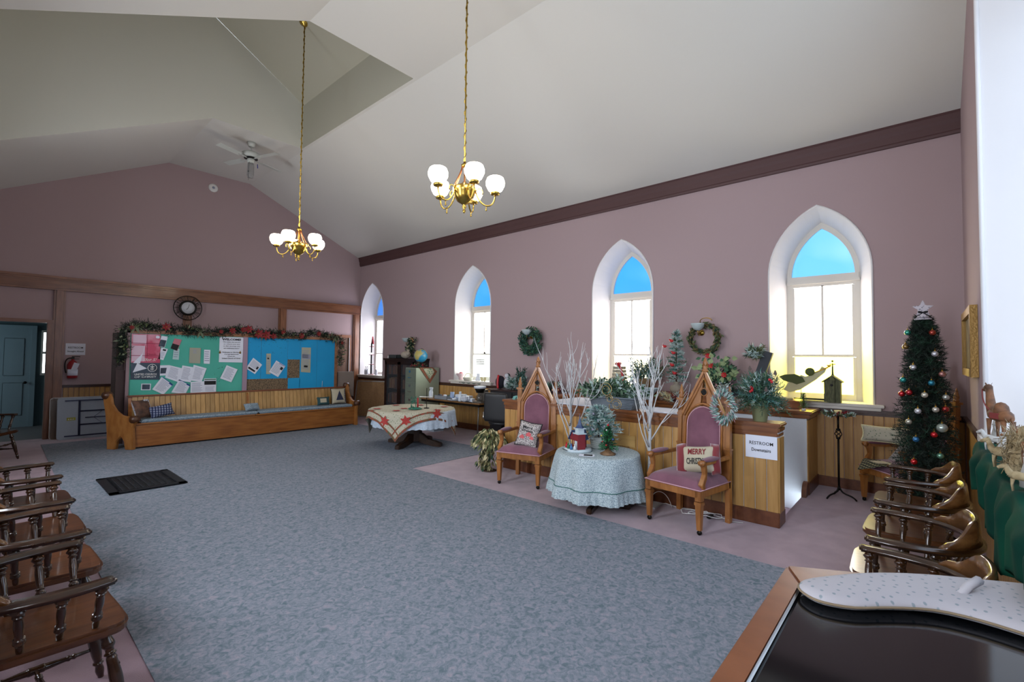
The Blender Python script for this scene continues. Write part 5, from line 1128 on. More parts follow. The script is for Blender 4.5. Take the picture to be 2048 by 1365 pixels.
# ---------------- on the dark cabinet
r=thing('penguin_figure','small white-bellied penguin figure standing on the dark cabinet','figurine',(6.92,6.20,.976))
g=G(); g.ball((0,0,.11),.085,14,sz=1.3); g.build('body',mat('figure_white','c2c2c8',.7),r); g=G(); g.ball((0,0,.255),.055,12); g.ball((.03,0,.13),.088,12,sz=1.2); g.build('black_coat',M_ink,r)
g=G(); g.lathe([(.0,.0),(.012,0),(0,.04)],8,(-.0,0,0)); g.M=Matrix.Translation((0,0,0)); g.build('beak',M_gold,r).location=(-.05,0,.25)
g=G(); g.ball((-.01,0,.256),.05,10); g.build('face',mat('figure_white','c2c2c8',.7),r).location=(-.012,0,0)
r=thing('santa_hood','black domed figure with a red scarf stripe left of the penguin','figurine',(6.85,6.33,.976))
g=G(); g.ball((0,0,.13),.10,14,sz=1.3); g.build('body',mat('dark_navy_felt','1c1a26',.9),r); g=G(); g.tube(bez((-.09,-.03,.27),(-.13,-.04,.18),(-.12,-.03,.08),(-.12,-.05,.01),8),.022,7); g.build('red_stripe',M_red,r)
random.seed(51)
def sprigs(name,label,cat,loc,n,R,H,mats,leaf=(.07,.035),up_=.4,needles=True,stemn=0,group=None):
    r=thing(name,label,cat,loc,group=group); g=G()
    for k in range(n):
        a=random.random()*2*PI; e=random.random(); d=Vector((math.cos(a),math.sin(a),up_+random.uniform(-.5,1.2))).normalized()
        tip=Vector((math.cos(a)*R*random.uniform(.4,1),math.sin(a)*R*random.uniform(.4,1),H*random.uniform(.15,1))); base=Vector((0,0,H*.1))
        mi=random.randrange(len(mats))
        if needles:
            m_=14
            for j in range(m_):
                p=base.lerp(tip,.35+.65*j/m_); g.needle(p,(tip-base).normalized()*.7+rv(.9),leaf[0],leaf[1]*.4,mi)
        else:
            for j in range(4): p=base.lerp(tip,.5+.5*j/4); g.leaf(p,(tip-base).normalized()+rv(.8),rv(),leaf[0],leaf[1],mi)
    g.build('foliage',mats,r,kind='stuff'); return r
sprigs('fir_spray','spray of frosted greens with pale teal ribbon behind the left throne chair','greenery',(6.85,5.90,.976),110,.24,.26,[M_green,M_frost,M_teal,M_frost])
r=sprigs('small_fir','narrow frosted twig tree with tiny berries beside the penguin figure','tree',(6.95,5.88,1.0),60,.12,.42,[M_green,M_teal]); 
r=sprigs('frosted_spray','frosted berry spray lying on the dark cabinet right of the left throne chair','greenery',(6.80,5.15,.976),130,.34,.22,[M_frost,M_teal,M_green,M_redc])
r=thing('teal_bow','pale teal ribbon bow hanging off the stairwell ledge left of the throne chair','bow',(5.20,4.45,.96)); g=G()
for k in range(9): a=k*.7; g.tube(bez((0,0,.06),(.05*math.cos(a),.08*math.sin(a),.10),(.08*math.cos(a),.14*math.sin(a),.02),(.0,.03*math.cos(a),-.08-.01*k),6),.014,4)
g.build('loops',mat('teal_ribbon','6ea5a0',.6),r)
# ---------------- window sills
r=thing('wooden_soldier','tall red and black wooden pagoda ornament on the first window sill','ornament',(7.30,11.72,1.073))
g=G(); 
for z,w_ in((.02,.03),(.30,.025),(.62,.02)): g.box(-.012,.012,-w_,w_,z,z+.26)
g.build('frame_black',M_ink,r); g=G()
for z,w_ in((.0,.10),(.28,.09),(.55,.08),(.78,.08)): g.box(-.03,.03,-w_,w_,z,z+.015)
g.prism([(-.06,.86),(.06,.86),(0,1.08)],.03,o=(.015,0,0),u=(0,1,0),v=(0,0,1)); g.build('red_tiers',M_redc,r)
for y,l in((11.95,'white glass jar at the left end of the first window sill'),(11.86,'white glass jar, second from the left on the first window sill'),(11.42,'white lantern with a hoop handle at the right end of the first window sill')):
    r=thing('glass_jar',l,'jar',(7.27,y,1.073)); g=G(); g.lathe([(0,0),(.035,0),(.04,.02),(.04,.11),(.025,.13),(.028,.15),(0,.15)],12); g.build('body',mat('frosty_jar','b5b8c4',.3),r)
    g=G(); g.tube(bez((0,-.03,.14),(0,-.03,.26),(0,.03,.26),(0,.03,.14),8),.004,4); g.build('handle',M_black,r)
r=thing('swan_dish','pink and white dish at the left end of the second window sill','dish',(7.30,7.98,1.073)); g=G(); g.lathe([(0,0),(.05,0),(.05,.06),(.11,.13),(.10,.15),(0,.10)],16); g.build('dish',mat('pink_china','c4a8ae',.5),r); g=G(); g.ball((0,0,.13),.05,8); g.build('contents',mat('rose_red','a04a58',.6),r)
r=thing('folding_fan','white oval basket with a handle in the middle of the second sill','basket',(7.22,7.66,1.073)); g=G(); g.lathe([(0,0),(.09,0),(.12,.07),(.11,.07),(.08,.015),(0,.015)],18); g.build('basket',mat('white_wicker','b9b5a8',.8,bump=.4,bscale=90),r); g=G(); g.tube([(0,.11*math.cos(a),.06+.10*math.sin(a)) for a in[PI*k/10 for k in range(11)]],.006,5); g.build('handle',M_cream,r)
r.name='white_basket'
r=thing('greeting_card','open pale card standing on the second window sill','card',(7.26,7.42,1.073)); g=G(); g.M=Matrix.Rotation(.3,4,'Y'); g.box(0,.003,-.05,.05,0,.17); g.build('front',M_paper,r); g=G(); g.M=Matrix.Translation((.05,0,0))@Matrix.Rotation(-.1,4,'Y'); g.box(0,.003,-.05,.05,0,.16); g.build('back',M_paper,r)
r=thing('butterfly_clip','pale butterfly ornament at the right end of the second window sill','ornament',(7.20,7.16,1.08)); g=G()
for s in(-1,1): g.leaf((0,0,.01),(0,s,.8),(1,0,0),.12,.09); g.leaf((0,0,.01),(0,s,.15),(1,0,0),.08,.06)
g.build('wings',M_cream,r,solid=.004)
g=G(); g.tube([(7.135,7.85-.035*k,1.03+.012*math.sin(k*1.3)) for k in range(20)],.014,6); tag(g.build('bead_string',mat('bead_green','6a7a6a',.5)),'string of pale green beads draped along the edge of the second sill','beads')
r=thing('vent_sticker','three grey bars stuck on the lower glass of the second window','sticker',(7.60,7.66,1.43))
for k in range(3): g=G(); g.box(-.004,0,-.14,.14,.045*k,.045*k+.022); g.build('bar',mat('grey_bar','6a6a60',.8),r)
g=G(); g.box(-.02,.0,-.03,.03,0,.03); tag(g.build('sash_lock',M_black,bevel=.004),'small dark sash lock on the meeting rail of the second window','lock').location=(7.585,7.50,1.68)
# ================================================================ on the stairwell ledges
def pine_tree(name,label,cat,loc,H,R,mats,nb,nl=.05,pot=None,top=1,lean=0,rot=0,per=16,group=None,taper=1.0,z0=.0,wd=.006):
    r=thing(name,label,cat,loc,rot,group); g=G()
    for k in range(nb):
        t=(k+random.random())/nb; z=z0+(H-z0)*t; rr=R*(1-t)**taper+.015; a=k*2.4+random.random(); L_=rr*random.uniform(.75,1.05); d=Vector((math.cos(a),math.sin(a),.35-.3*(1-t)+random.uniform(-.1,.15))).normalized(); b0=Vector((0,0,z))
        mi=random.randrange(len(mats))
        for j in range(per):
            s=j/(per-1); p=b0+d*L_*(.15+.85*s)+Vector((0,0,-.10*L_*s*s)); g.needle(p,d*.8+rv(.85),nl,wd,mi)
        g.needle(b0,d,L_,.006,len(mats)-1 if False else mi)
    g.build('foliage',mats,r,kind='stuff')
    g=G(); g.tube([(0,0,0),(0,0,H*.97)],[.012,.004],6); g.build('trunk',M_stem,r)
    return r
random.seed(61)
# pine in a green pot on the end of the front ledge
r=thing('potted_pine','frosted pine and berry arrangement in a pale green pot on the end of the ledge','plant',(5.18,1.24,.99))
M_pot=mat('celadon_pot','9aa47c',.55)
g=G(); g.lathe([(0,0),(.062,0),(.085,.155),(.095,.155),(.10,.17),(.102,.205),(.092,.205),(.085,.17),(0,.165)],24); g.build('pot',M_pot,r)
g=G(); mats=[M_green,M_green2,M_teal,M_frost]
for k in range(430):
    a=random.random()*2*PI; e=random.uniform(.0,1.45); d=Vector((math.cos(a)*math.cos(e),math.sin(a)*math.cos(e),math.sin(e))); b0=Vector((0,0,.19)); L_=random.uniform(.20,.29)*(1.12 if d.z>.6 else .92); mi=random.choice((0,0,1,1,2,3 if d.z>.2 else 1))
    sag=Vector((0,0,-.12*(1-d.z)))
    for j in range(20): s=j/19; g.needle(b0+d*L_*(.2+.8*s)+sag*s*s,d*.7+rv(.8),.042,.007,mi)
g.build('foliage',mats,r,kind='stuff')
g=G(); 
for c in((-.16,.04,.34),(-.17,.03,.31),(-.165,.045,.30),(-.15,.03,.33),(-.14,-.12,.42),(-.13,-.13,.41),(-.15,-.14,.40)): g.ball(c,.014,7)
g.build('red_berries',M_red,r)
for c in((-.12,.06,.50),(-.10,-.16,.46),(-.19,-.10,.30)):
    g=G()
    for k in range(40): a=k*2.4; z=k/40; g.leaf(Vector(c)+Vector((0,0,.05*z)),(math.cos(a),math.sin(a),.8),(0,0,1),.03*(1.1-z),.02)
    g.build('pine_cone',mat('frosted_cone','8a7a74',.8),r)
# wicker basket of greens
r=thing('wicker_basket','long grey wicker basket on the front ledge, full of frosted greens','basket',(5.18,2.86,.99),.03)
g=G()
W_,D_,H_=.26,.10,.13
for z in range(7):
    zz=.008+.019*z; e=1+.12*zz/H_; g.tube([(-D_*e,-W_*e,zz),(D_*e,-W_*e,zz),(D_*e,W_*e,zz),(-D_*e,W_*e,zz)],.010,5,closed=True)
for k in range(22):
    y=-W_+2*W_*k/21
    for s in(-1,1): g.tube([(s*D_,y,0),(s*D_*1.13,y*1.12,H_+.01)],.006,4)
for k in range(7):
    x=-D_+2*D_*k/6
    for s in(-1,1): g.tube([(x,s*W_,0),(x*1.1,s*W_*1.12,H_+.01)],.006,4)
g.build('woven_sides',mat('grey_wicker','6f7880',.8),r)
g=G(); g.tube([(-D_*1.15,-W_*1.13,H_),(D_*1.15,-W_*1.13,H_),(D_*1.15,W_*1.13,H_),(-D_*1.15,W_*1.13,H_)],.013,6,closed=True); g.build('rim',mat('grey_wicker','6f7880',.8),r)
g=G(); g.box(-D_,D_,-W_,W_,.005,.10); g.build('liner',mat('liner_dark','30302c',.9),r)
r=thing('basket_greens','bushy arrangement of frosted eucalyptus and fir filling the grey wicker basket','greenery',(5.20,2.90,1.11)); g=G()
for k in range(480):
    b0=Vector((random.uniform(-.08,.08),random.uniform(-.26,.30),random.uniform(0,.05))); a=random.random()*6.28; d=Vector((math.cos(a)*.8,math.sin(a)*1.1,random.uniform(.0,1.3))).normalized(); L_=random.uniform(.13,.27); mi=random.choice((0,1,1,2,2,3,3))
    if k%2:
        for j in range(12): g.needle(b0+d*L_*j/11,d+rv(.9),.05,.007,mi)
    else:
        for j in range(5): g.leaf(b0+d*L_*(.3+.7*j/4),d+rv(.8),rv(),.06,.04,mi)
g.build('foliage',[M_green,M_green2,mat('sage_leaf','7f9a80',.8),M_frost],r,kind='stuff')
# white cover board lying across the opening
g=G(); g.prism([(5.09,3.95),(6.05,3.95),(6.05,3.30),(5.09,2.95)],.012,o=(0,0,.992),u=(1,0,0),v=(0,1,0)); tag(g.build('cover_board',M_paper),'flat white board lying across the stairwell left of the wicker basket','board')
g=G(); g.prism([(5.09,2.42),(5.50,2.50),(5.50,1.75),(5.09,1.66)],.012,o=(0,0,.992),u=(1,0,0),v=(0,1,0)); tag(g.build('cover_board',M_paper),'flat white board lying on the ledge behind the near birch tree','board')
# small frosted tree with red birds
random.seed(71)
r=pine_tree('frosted_tree','small frosted fir with red birds in a burlap-wrapped base on the back shelf','tree',(6.93,2.80,1.09),.93,.16,[M_teal,M_frost,M_frost,M_green2],95,.05,per=20,taper=.55,z0=.16,wd=.012)
g=G(); g.lathe([(0,0),(.08,0),(.10,.05),(.08,.11),(.03,.13),(.05,.17),(0,.16)],14); g.build('burlap_base',mat('burlap','9a9080',.95,bump=.4,bscale=120),r)
def bird(g,p,s=1.):
    p=Vector(p); g.ball(p,.022*s,7,sy=1.5); g.ball(p+Vector((0,.028*s,.018*s)),.013*s,6); g.leaf(p+Vector((0,-.02*s,0)),(0,-1,.3),(0,0,1),.05*s,.02*s)
for p in((-.13,.02,.78),(-.14,.12,.70),(-.15,-.02,.60),(-.15,.0,.42),(-.16,-.04,.30)):
    g=G(); bird(g,p); g.build('red_bird',M_red,r)
# holly poinsettia arrangement behind the near throne
r=sprigs('holly_arrangement','large variegated holly arrangement with red flowers in a cream pot on the back shelf','plant',(6.93,2.20,1.09),150,.30,.50,[M_green,M_green2,M_green],leaf=(.06,.03),needles=False)
g=G(); 
for k in range(40):
    a=random.random()*6.28; z=random.uniform(.15,.5); rr=.26*random.uniform(.3,1); g.leaf((-.10-.06*random.random(),math.cos(a)*rr,z+.04),(-.4,math.cos(a),math.sin(a)),(-1,0,0),.10,.075)
o_=g.build('cream_edged_leaves',mat('cream_edge','8a9a6e',.7),r)
g=G(); random.seed(71)
for k in range(40):
    a=random.random()*6.28; z=random.uniform(.15,.5); rr=.26*random.uniform(.3,1); g.leaf((-.115-.06*random.random(),math.cos(a)*rr,z+.04),(-.4,math.cos(a),math.sin(a)),(-1,0,0),.08,.05)
g.build('holly_leaves',M_green2,r)
for c in((-.18,-.14,.30),(-.16,.08,.56),(-.18,.03,.42)):
    g=G(); poin(g,Vector((0,0,0)),.05); o_=g.build('red_flower',[M_red,M_gold],r); o_.location=c; o_.rotation_euler[2]=-PI/2
g=G(); g.lathe([(0,0),(.07,0),(.09,.14),(.10,.15),(0,.14)],16); g.build('pot',M_cream,r)
# sleigh and its greens
r=thing('wooden_sleigh','dark slatted wooden sleigh with a tall back, on the back shelf near the fourth window','sleigh',(6.93,1.80,1.09))
M_sl=mat('sleigh_slate','2c3036',.7)
g=G(); g.prism([(.20,.0),(-.22,0),(-.24,.03),(-.20,.05),(.1,.05),(.16,.10),(.25,.08)],.14,o=(.07,0,0),u=(0,1,0),v=(0,0,1)); g.build('body',M_sl,r)
g=G(); g.M=Matrix.Translation((0,-.06,.05))@Matrix.Rotation(.32,4,'X'); g.box(-.03,.03,-.06,.06,0,.60); g.build('tall_back',M_sl,r)
for s in(-.08,.08):
    g=G(); g.tube([(s,.26,.10),(s,.28,.04),(s,.2,.01),(s,-.26,.01)],.01,5); g.build('runner',M_sl,r)
r=sprigs('twig_spray','grey-green twig spray tied to the top of the sleigh back','greenery',(6.88,1.70,1.60),60,.13,.20,[M_olive,M_frost,M_green],up_=.8)
r=sprigs('white_flowers','small cloud of white and pink flowers in front of the sleigh','flowers',(6.72,2.05,1.09),60,.13,.22,[M_frost,mat('blush_petal','b98a94',.8),M_frost],leaf=(.02,.02),needles=False)
# big arrangement in front of the third window
random.seed(81)
r=sprigs('urn_arrangement','tall mixed frosted greenery in a gold-brown basket before the third window','plant',(6.93,3.30,1.22),150,.32,.42,[M_teal,M_frost,M_green,M_olive])
g=G(); g.lathe([(0,-.13),(.10,-.13),(.15,.05),(.16,.07),(.13,.07),(0,.0)],18); g.build('basket',mat('tan_wicker','7a6040',.8,bump=.4,bscale=90),r)
r=thing('white_bell_shade','white pleated bell-shaped ornament in front of the tan basket','ornament',(6.62,3.10,.992)); g=G(); g.grid(lambda u,v:(math.cos(2*PI*v)*(.05+.11*u**1.4)*(1+.04*math.cos(24*2*PI*v)),math.sin(2*PI*v)*(.05+.11*u**1.4)*(1+.04*math.cos(24*2*PI*v)),.03+.14*u),6,96,cv=True); g.lathe([(0,0),(.05,0),(.05,.035),(0,.035)],14); g.build('bell',mat('frosty_white','b5c4c8',.6),r)
r=thing('book_stack','stack of old books tied with a red bow, standing before the third window','ornament',(6.95,3.76,1.09))
for k in range(7):
    e=.13-.008*k; g=G(); g.box(-.07,.07,-e,e,.055*k,.055*k+.05); g.build('book',mat('old_page','a8a08c',.9,col2='7f7a6c',scale=30),r,bevel=.004)
g=G()
for k in range(8): a=k*.8; g.tube(bez((-.03,0,.39),(-.05,.06*math.cos(a),.46),(-.05,.09*math.cos(a+.4),.43+.04*math.sin(a)),(-.03,0,.39),6),.014,5)
g.tube(bez((-.06,-.02,.40),(-.09,-.10,.36),(-.09,-.10,.2),(-.09,-.14,.05),10),.018,5); g.build('red_bow',M_red,r)
random.seed(85)
r=sprigs('ledge_spray','frosted white berry spray lying between the bell ornament and the basket','greenery',(6.60,2.72,.992),60,.20,.12,[M_frost,M_cream,M_redc],up_=.1)
# small green bottle-brush tree on the back ledge end
random.seed(88)
r=pine_tree('bottle_brush_tree','small bright green bottle-brush tree on the end of the back ledge','tree',(6.66,1.11,.99),.21,.055,[M_green2,mat('lime_needle','4f8a3c',.8)],60,.016,per=8,z0=.03)
g=G(); g.lathe([(0,0),(.025,0),(.02,.02),(0,.03)],10); g.build('base',M_white,r)
# ---------------- fourth window sill: trumpeting angel, birdhouse church
r=thing('angel_silhouette','flat wooden angel blowing a trumpet in the yellow light of the fourth window','ornament',(7.33,1.20,1.073))
M_ang=mat('painted_angel','a8a68a',.8); M_ang2=mat('angel_wing','3f4a28',.8)
P=[(.26,.12),(.18,.09),(.06,.13),(-.03,.20),(-.12,.27),(-.22,.37),(-.24,.42),(-.19,.45),(-.16,.40),(-.06,.33),(.0,.31),(.05,.33),(.10,.27),(.2,.22)]
g=G(); g.prism([(a,z) for a,z in P],.014,o=(0,0,0),u=(0,1,0),v=(0,0,1)); g.build('gown',M_ang,r)
g=G(); g.prism([(.31,.30),(.24,.33),(.12,.34),(.03,.30),(.0,.24),(.05,.22),(.10,.20),(.15,.22),(.20,.23),(.26,.25)],.024,o=(-.006,0,0),u=(0,1,0),v=(0,0,1)); g.build('wing',M_ang2,r)
g=G(); g.lathe([(0,-.012),(.055,-.012),(.055,.012),(0,.012)],14,(0,-.055,.375),'x'); g.build('head',M_ang2,r)
g=G(); g.tube([(0,-.10,.36),(0,-.26,.44)],[.006,.01],5); g.lathe([(.01,0),(.03,.03)],8,(0,-.27,.44)); g.build('trumpet',M_gold,r)
g=G(); g.tube([(0,.05,.0),(0,.05,.14)],.004,5); g.box(-.04,.04,-.13,.13,0,.02); g.build('stand',M_black,r)
r=thing('church_birdhouse','weathered wooden church birdhouse with a steeple on the fourth window sill','birdhouse',(7.14,.87,1.073))
M_wz=mat('weathered_wood','5f6144',.9,col2='3f4030',scale=14,stretch=(6,6,1),bump=.3)
g=G(); g.box(-.07,.07,-.085,.085,0,.28); g.prism([(-.085,.28),(.085,.28),(0,.33)],.14,o=(-.07,0,0),u=(0,1,0),v=(0,0,1)); g.build('body',M_wz,r)
g=G(); g.M=Matrix.Identity(4)
for s in(-1,1): g.add([(-.09,s*.11,.26),(.09,s*.11,.26),(.09,0,.345),(-.09,0,.345)],[(0,1,2,3) if s<0 else (3,2,1,0)])
g.build('roof',M_wz,r,solid=.012)
g=G(); g.box(-.10,-.07,-.03,.03,.0,.29); g.prism([(-.04,.28),(.04,.28),(0,.34)],.04,o=(-.11,0,0),u=(0,1,0),v=(0,0,1)); g.build('gabled_porch',M_wz,r)
g=G(); g.lathe([(0,-.112),(.014,-.112),(.014,-.10),(0,-.10)],12,(0,0,.22),'x'); g.build('entrance_hole',M_ink,r)
g=G(); g.lathe([(.02,.33),(.012,.36),(.008,.46),(.004,.50)],6,(0,0,0)); g.box(-.004,.004,-.03,.03,.475,.487); g.ball((0,0,.52),.014,6); g.build('steeple',M_ang2,r)
g=G(); g.M=Matrix.Translation((7.12,1.12,1.073)); 
for k in range(5): g.box(-.06+.004*k,.05+.004*k,-.20,.18-.01*k,.003*k,.003*k+.002)
tag(g.build('sheet_music',mat('yellowed_paper','b0a878',.9)),'loose yellowed papers lying on the fourth window sill','paper')
r=thing('paper_scroll','small rolled paper at the left end of the fourth sill','paper',(6.90,1.35,1.10),.3); g=G(); g.lathe([(0,-.08),(.022,-.08),(.022,.08),(0,.08)],12,(0,0,.0),'y'); g.build('roll',mat('cream_roll','b0a878',.8),r)
g=G(); g.box(-.03,.03,-.14,.12,0,.03); tag(g.build('dark_bar',M_ink,bevel=.004),'short black bar lying on the fourth window sill behind the papers','bar').location=(7.22,1.10,1.076)
# ================================================================ on the skirted table
random.seed(91)
r=thing('village_church','painted red village church with blue roofs on a snowy base, lit figures in front','ornament',(4.39,2.88,.58),PI-.45)
# local +X faces the camera side
M_sn=mat('ornament_snow','b9c6cc',.7); M_rb=mat('church_red','7a1f28',.6); M_rf=mat('church_roof_blue','2a3f66',.5)
g=G(); g.lathe([(0,0),(.15,0),(.155,.012),(.14,.03),(0,.035)],20); g.grid(lambda u,v:(.06+.09*math.cos(PI*v),.13*math.cos(PI*v)*0+(v-.5)*.28,.03+.012*math.sin(14*v)),3,20); g.build('snowy_base',M_sn,r)
g=G(); g.box(-.09,.04,-.10,.03,.03,.13); g.prism([(-.105,.13),(.035,.13),(-.035,.21)],.15,o=(-.10,0,0),u=(0,1,0),v=(0,0,1)); g.build('nave',M_rb,r)
g=G()
for s in(-1,1): g.add([(-.11,-.035+s*.085,.115),(.06,-.035+s*.085,.115),(.06,-.035,.22),(-.11,-.035,.22)],[(0,1,2,3)])
g.build('nave_roof',M_rf,r,solid=.008)
g=G(); g.box(-.02,.07,.03,.12,.03,.20); g.build('tower',M_rb,r)
g=G(); g.box(-.01,.06,.04,.11,.20,.25); 
g.box(-.03,.08,.02,.13,.195,.205); g.box(-.025,.075,.025,.125,.25,.26); g.build('belfry',M_sn,r)
g=G(); g.lathe([(.06,.26),(.03,.29),(.008,.36),(0,.42)],4,(.025,.075,0),sm=False); g.build('steeple',M_rf,r)
g=G(); g.box(.07,.073,.05,.10,.03,.12); g.build('doorway',M_sn,r)
g=G()
for y,z in((-.07,.06),(-.02,.06)): g.box(.04,.043,y-.012,y+.012,z,z+.05)
g.build('windows',mat('window_cream','c9b070',.5),r)
for k,(x,y,c) in enumerate(((.11,-.06,'b01820'),(.12,.0,'2a6a4a'),(.12,.06,'3a6a9a'),(.10,.10,'c9c9c9'))):
    g=G(); g.lathe([(.016,.03),(.018,.05),(.008,.075),(0,.08)],8,(x,y,0)); g.ball((x,y,.085),.009,6); g.build('figure',mat('figure_'+c,c,.6),r)
g=G(); 
for k in range(30): a=k*2.4; z=.03+.10*k/30; rr=.035*(1-k/32); g.leaf((.09,-.02,z),(math.cos(a),math.sin(a),.1),(0,0,1),rr+.008,.015)
g.build('tiny_fir',M_teal,r)
text('Christmas',(.155,-.02,.018),(0,1,0),(0,0,1),.12,M_ink,r,height=.016,off=.01)
r=pine_tree('ceramic_tree','glossy green ceramic tree on a brown base, on the low round table','tree',(4.43,2.53,.58),.29,.10,[mat('ceramic_green','1f5a34',.35),mat('ceramic_green2','2c7a48',.35),M_green],150,.022,per=10,z0=.05,taper=.9,wd=.012)
g=G(); g.lathe([(0,0),(.08,0),(.085,.012),(.04,.035),(.025,.06),(0,.07)],12); g.build('root_base',mat('root_brown','7a5a3a',.6,col2='4a3422',scale=20,bump=.3),r)
for p,c in(((-.06,.03,.14),'b01820'),((-.02,-.07,.17),'3a5aa8'),((-.05,.05,.20),'c9b83a'),((-.07,-.02,.11),'b01820'),((-.03,.0,.26),'c9c9c9')):
    g=G(); g.ball(p,.010,7); g.build('bulb',mat('bulb_'+c,c,.2),r)
g=G(); g.leaf((0,0,.30),(0,-.2,1),(1,0,0),.03,.02); g.ball((0,0,.31),.012,6); g.build('red_cardinal',M_red,r)
random.seed(95)
r=pine_tree('flocked_tree','bushy snow-flocked tabletop tree in a white wicker pot behind the ceramic tree','tree',(4.66,2.78,.58),.46,.25,[M_frost,M_frost,M_teal,mat('flock_grey','8fa0a4',.9)],190,.045,per=18,taper=.42,z0=.14,wd=.012)
g=G(); g.lathe([(0,0),(.075,0),(.10,.12),(.095,.12),(0,.10)],20)
for k in range(6): g.lathe([(.08+.004*k,.01+.02*k),(.088+.004*k,.018+.02*k),(.08+.004*k,.026+.02*k)],20)
g.build('wicker_pot',mat('white_wicker2','a9b0ac',.8,bump=.5,bscale=90),r)
g=G()
for k in range(22): a=k*2.4; z=.18+.28*k/22; rr=.17*(1-k/26)**.6; g.ball((math.cos(a)*rr-.02,math.sin(a)*rr,z),.014,6)
g.build('silver_buds',mat('silver_bud','b0a8bc',.3,.5),r)
r=thing('scroll_topper','tall gold wire scroll ornament standing behind the flocked tree','ornament',(4.74,2.67,.58))
g=G(); M_gw=mat('gold_wire','a08a5a',.35,.9)
g.tube([(0,0,0),(0,.02,.5)],.005,5)
for cy,cz,rr,tn in((.06,.66,.085,1.6),(-.07,.50,.07,1.8),(.02,.56,.05,1.5)):
    g.tube([(0,cy+rr*(1-k/60)*math.cos(k*tn*PI/18),cz+rr*(1-k/60)*math.sin(k*tn*PI/18)) for k in range(40)],.004,5)
g.build('scroll_wire',M_gw,r)
r=thing('pamphlet','small dark and white pamphlet lying at the front of the low round table','pamphlet',(4.22,2.66,.583),.5); g=G(); g.box(-.05,.05,-.08,.08,0,.003); g.build('sheet',M_paper,r); g=G(); g.box(-.035,.035,-.06,.03,.003,.004); g.build('printed_photo',M_ink,r)
r=thing('wood_plaque','plain light wooden plaque with faint writing fixed to the half wall behind the low table','plaque',(5.05,2.83,.635))
g=G(); g.box(-.0,.018,-.30,.29,-.07,.06); g.build('board',wood('pale_plaque','b08d52','9c7a42',(8,1.2,8)),r,bevel=.003)
g=G()
for y0 in(-.12,.02): g.tube([(-.001,y0+.012*k-.02*math.sin(k*1.1),.015*math.cos(k*1.1)) for k in range(9)],.0015,3)
g.build('faint_scroll_marks',M_trim,r)
# ================================================================ lit birch trees
M_bark=mat('birch_bark','c3c6c8',.6,col2='aeb0b4',scale=9,bump=.1); M_bt=mat('white_twig','c6c8ca',.6)
def birch(label,loc,H,seed,low):
    random.seed(seed); r=thing('birch_tree',label,'tree',loc,group='white twig birch trees')
    g=G(); g.tube([(.004*math.sin(k),.004*math.cos(k*1.7),H*.62*k/12) for k in range(13)],[.026-.0011*k for k in range(13)],9); t=g.build('trunk',M_bark,r)
    g=G()
    for k in range(16):
        a=random.random()*6.28; z=random.uniform(.1,H*.55); rr=.0262-.0011*z/(H*.62)*12; g.M=Matrix.Translation((0,0,z))@Matrix.Rotation(a,4,'Z'); g.box(rr-.003,rr+.002,-.009,.009,0,random.uniform(.004,.012))
    g.M=Matrix.Identity(4); g.build('bark_marks',M_ink,t)
    def twig(g,p,d,L_,rr,depth):
        pts=[p]; q=p.copy(); dd=d.copy(); n=6
        for k in range(n):
            dd=(dd+rv(.15)+Vector((0,0,.13))).normalized(); q=q+dd*L_/n; pts.append(q.copy())
        g.tube(pts,[rr*(1-.65*k/n) for k in range(n+1)],4)
        if depth:
            for k in(2,3,4,5):
                if random.random()<.62:
                    d2=(dd+rv(.75)+Vector((0,0,.25))).normalized(); twig(g,pts[k],d2,L_*random.uniform(.4,.65),rr*.6,depth-1)
    zz=[low+(H*.62-low)*k/8 for k in range(9)]
    for k,z in enumerate(zz):
        g=G(); a=k*2.3+seed; el=1.45+.9*k/8; d=Vector((math.cos(a),math.sin(a),el)).normalized(); L_=(H-z)*random.uniform(.75,.92)*(.85 if k<8 else 1)
        twig(g,Vector((0,0,z)),d,min(L_,.80),.0095,2); g.build('branch',M_bt,r)
    g=G(); g.box(-.11,.11,-.11,.11,0,.014); g.build('base_plate',mat('pale_plate','a8a6a8',.6),r,bevel=.003)
    return r
birch('white birch twig tree standing behind the skirted low table, farther from the camera',(4.94,3.35,0),1.82,3,.52)
birch('white birch twig tree on a square plate beside the near throne chair',(4.90,2.28,0),1.74,7,.55)
r=thing('extension_cord','thin white electrical cord coiled on the carpet under the near throne chair','cord',(0,0,.006))
P=[(4.93,2.22,.0),(5.02,2.15,.01),(5.0,2.02,.0),(5.0,1.93,0)]
for k in range(40): a=k*.55; P.append((4.93+.10*math.cos(a)*(1-.01*k),1.82-.006*k+.13*math.sin(a*.8),.004+.006*(k%5)))
P+=[(4.9,1.5,0),(4.98,1.35,0)]
g=G(); g.tube(P,.004,5); g.tube(bez((4.93,2.28,.02),(4.75,2.2,.2),(4.9,2.1,.25),(4.95,2.05,0),12),.0035,4); g.build('cable',M_white,r)
g=G(); g.box(4.86,4.96,1.62,1.66,0,.025); g.build('adapter',M_black,r,bevel=.005)
# wreath hung on the spire of the near throne
random.seed(101)
r=thing('spire_wreath','small frosted wreath hung over the right spire of the near throne chair','wreath',(4.90,1.50,1.13),-.17)
g=G()
for k in range(700):
    a=random.random()*6.28; R=.105+random.gauss(0,.018); p=Vector((random.uniform(-.03,.02),R*math.cos(a)*.8,R*math.sin(a)*1.15)); g.leaf(p,Vector((random.uniform(-.8,.3),math.cos(a)-math.sin(a)*.6,math.sin(a)+math.cos(a)*.6)),rv(),.045,.012,random.choice((0,0,0,1,1,2)))
g.build('frosted_leaves',[M_frost,M_teal,mat('blush_bud','b08a94',.8)],r,kind='stuff')
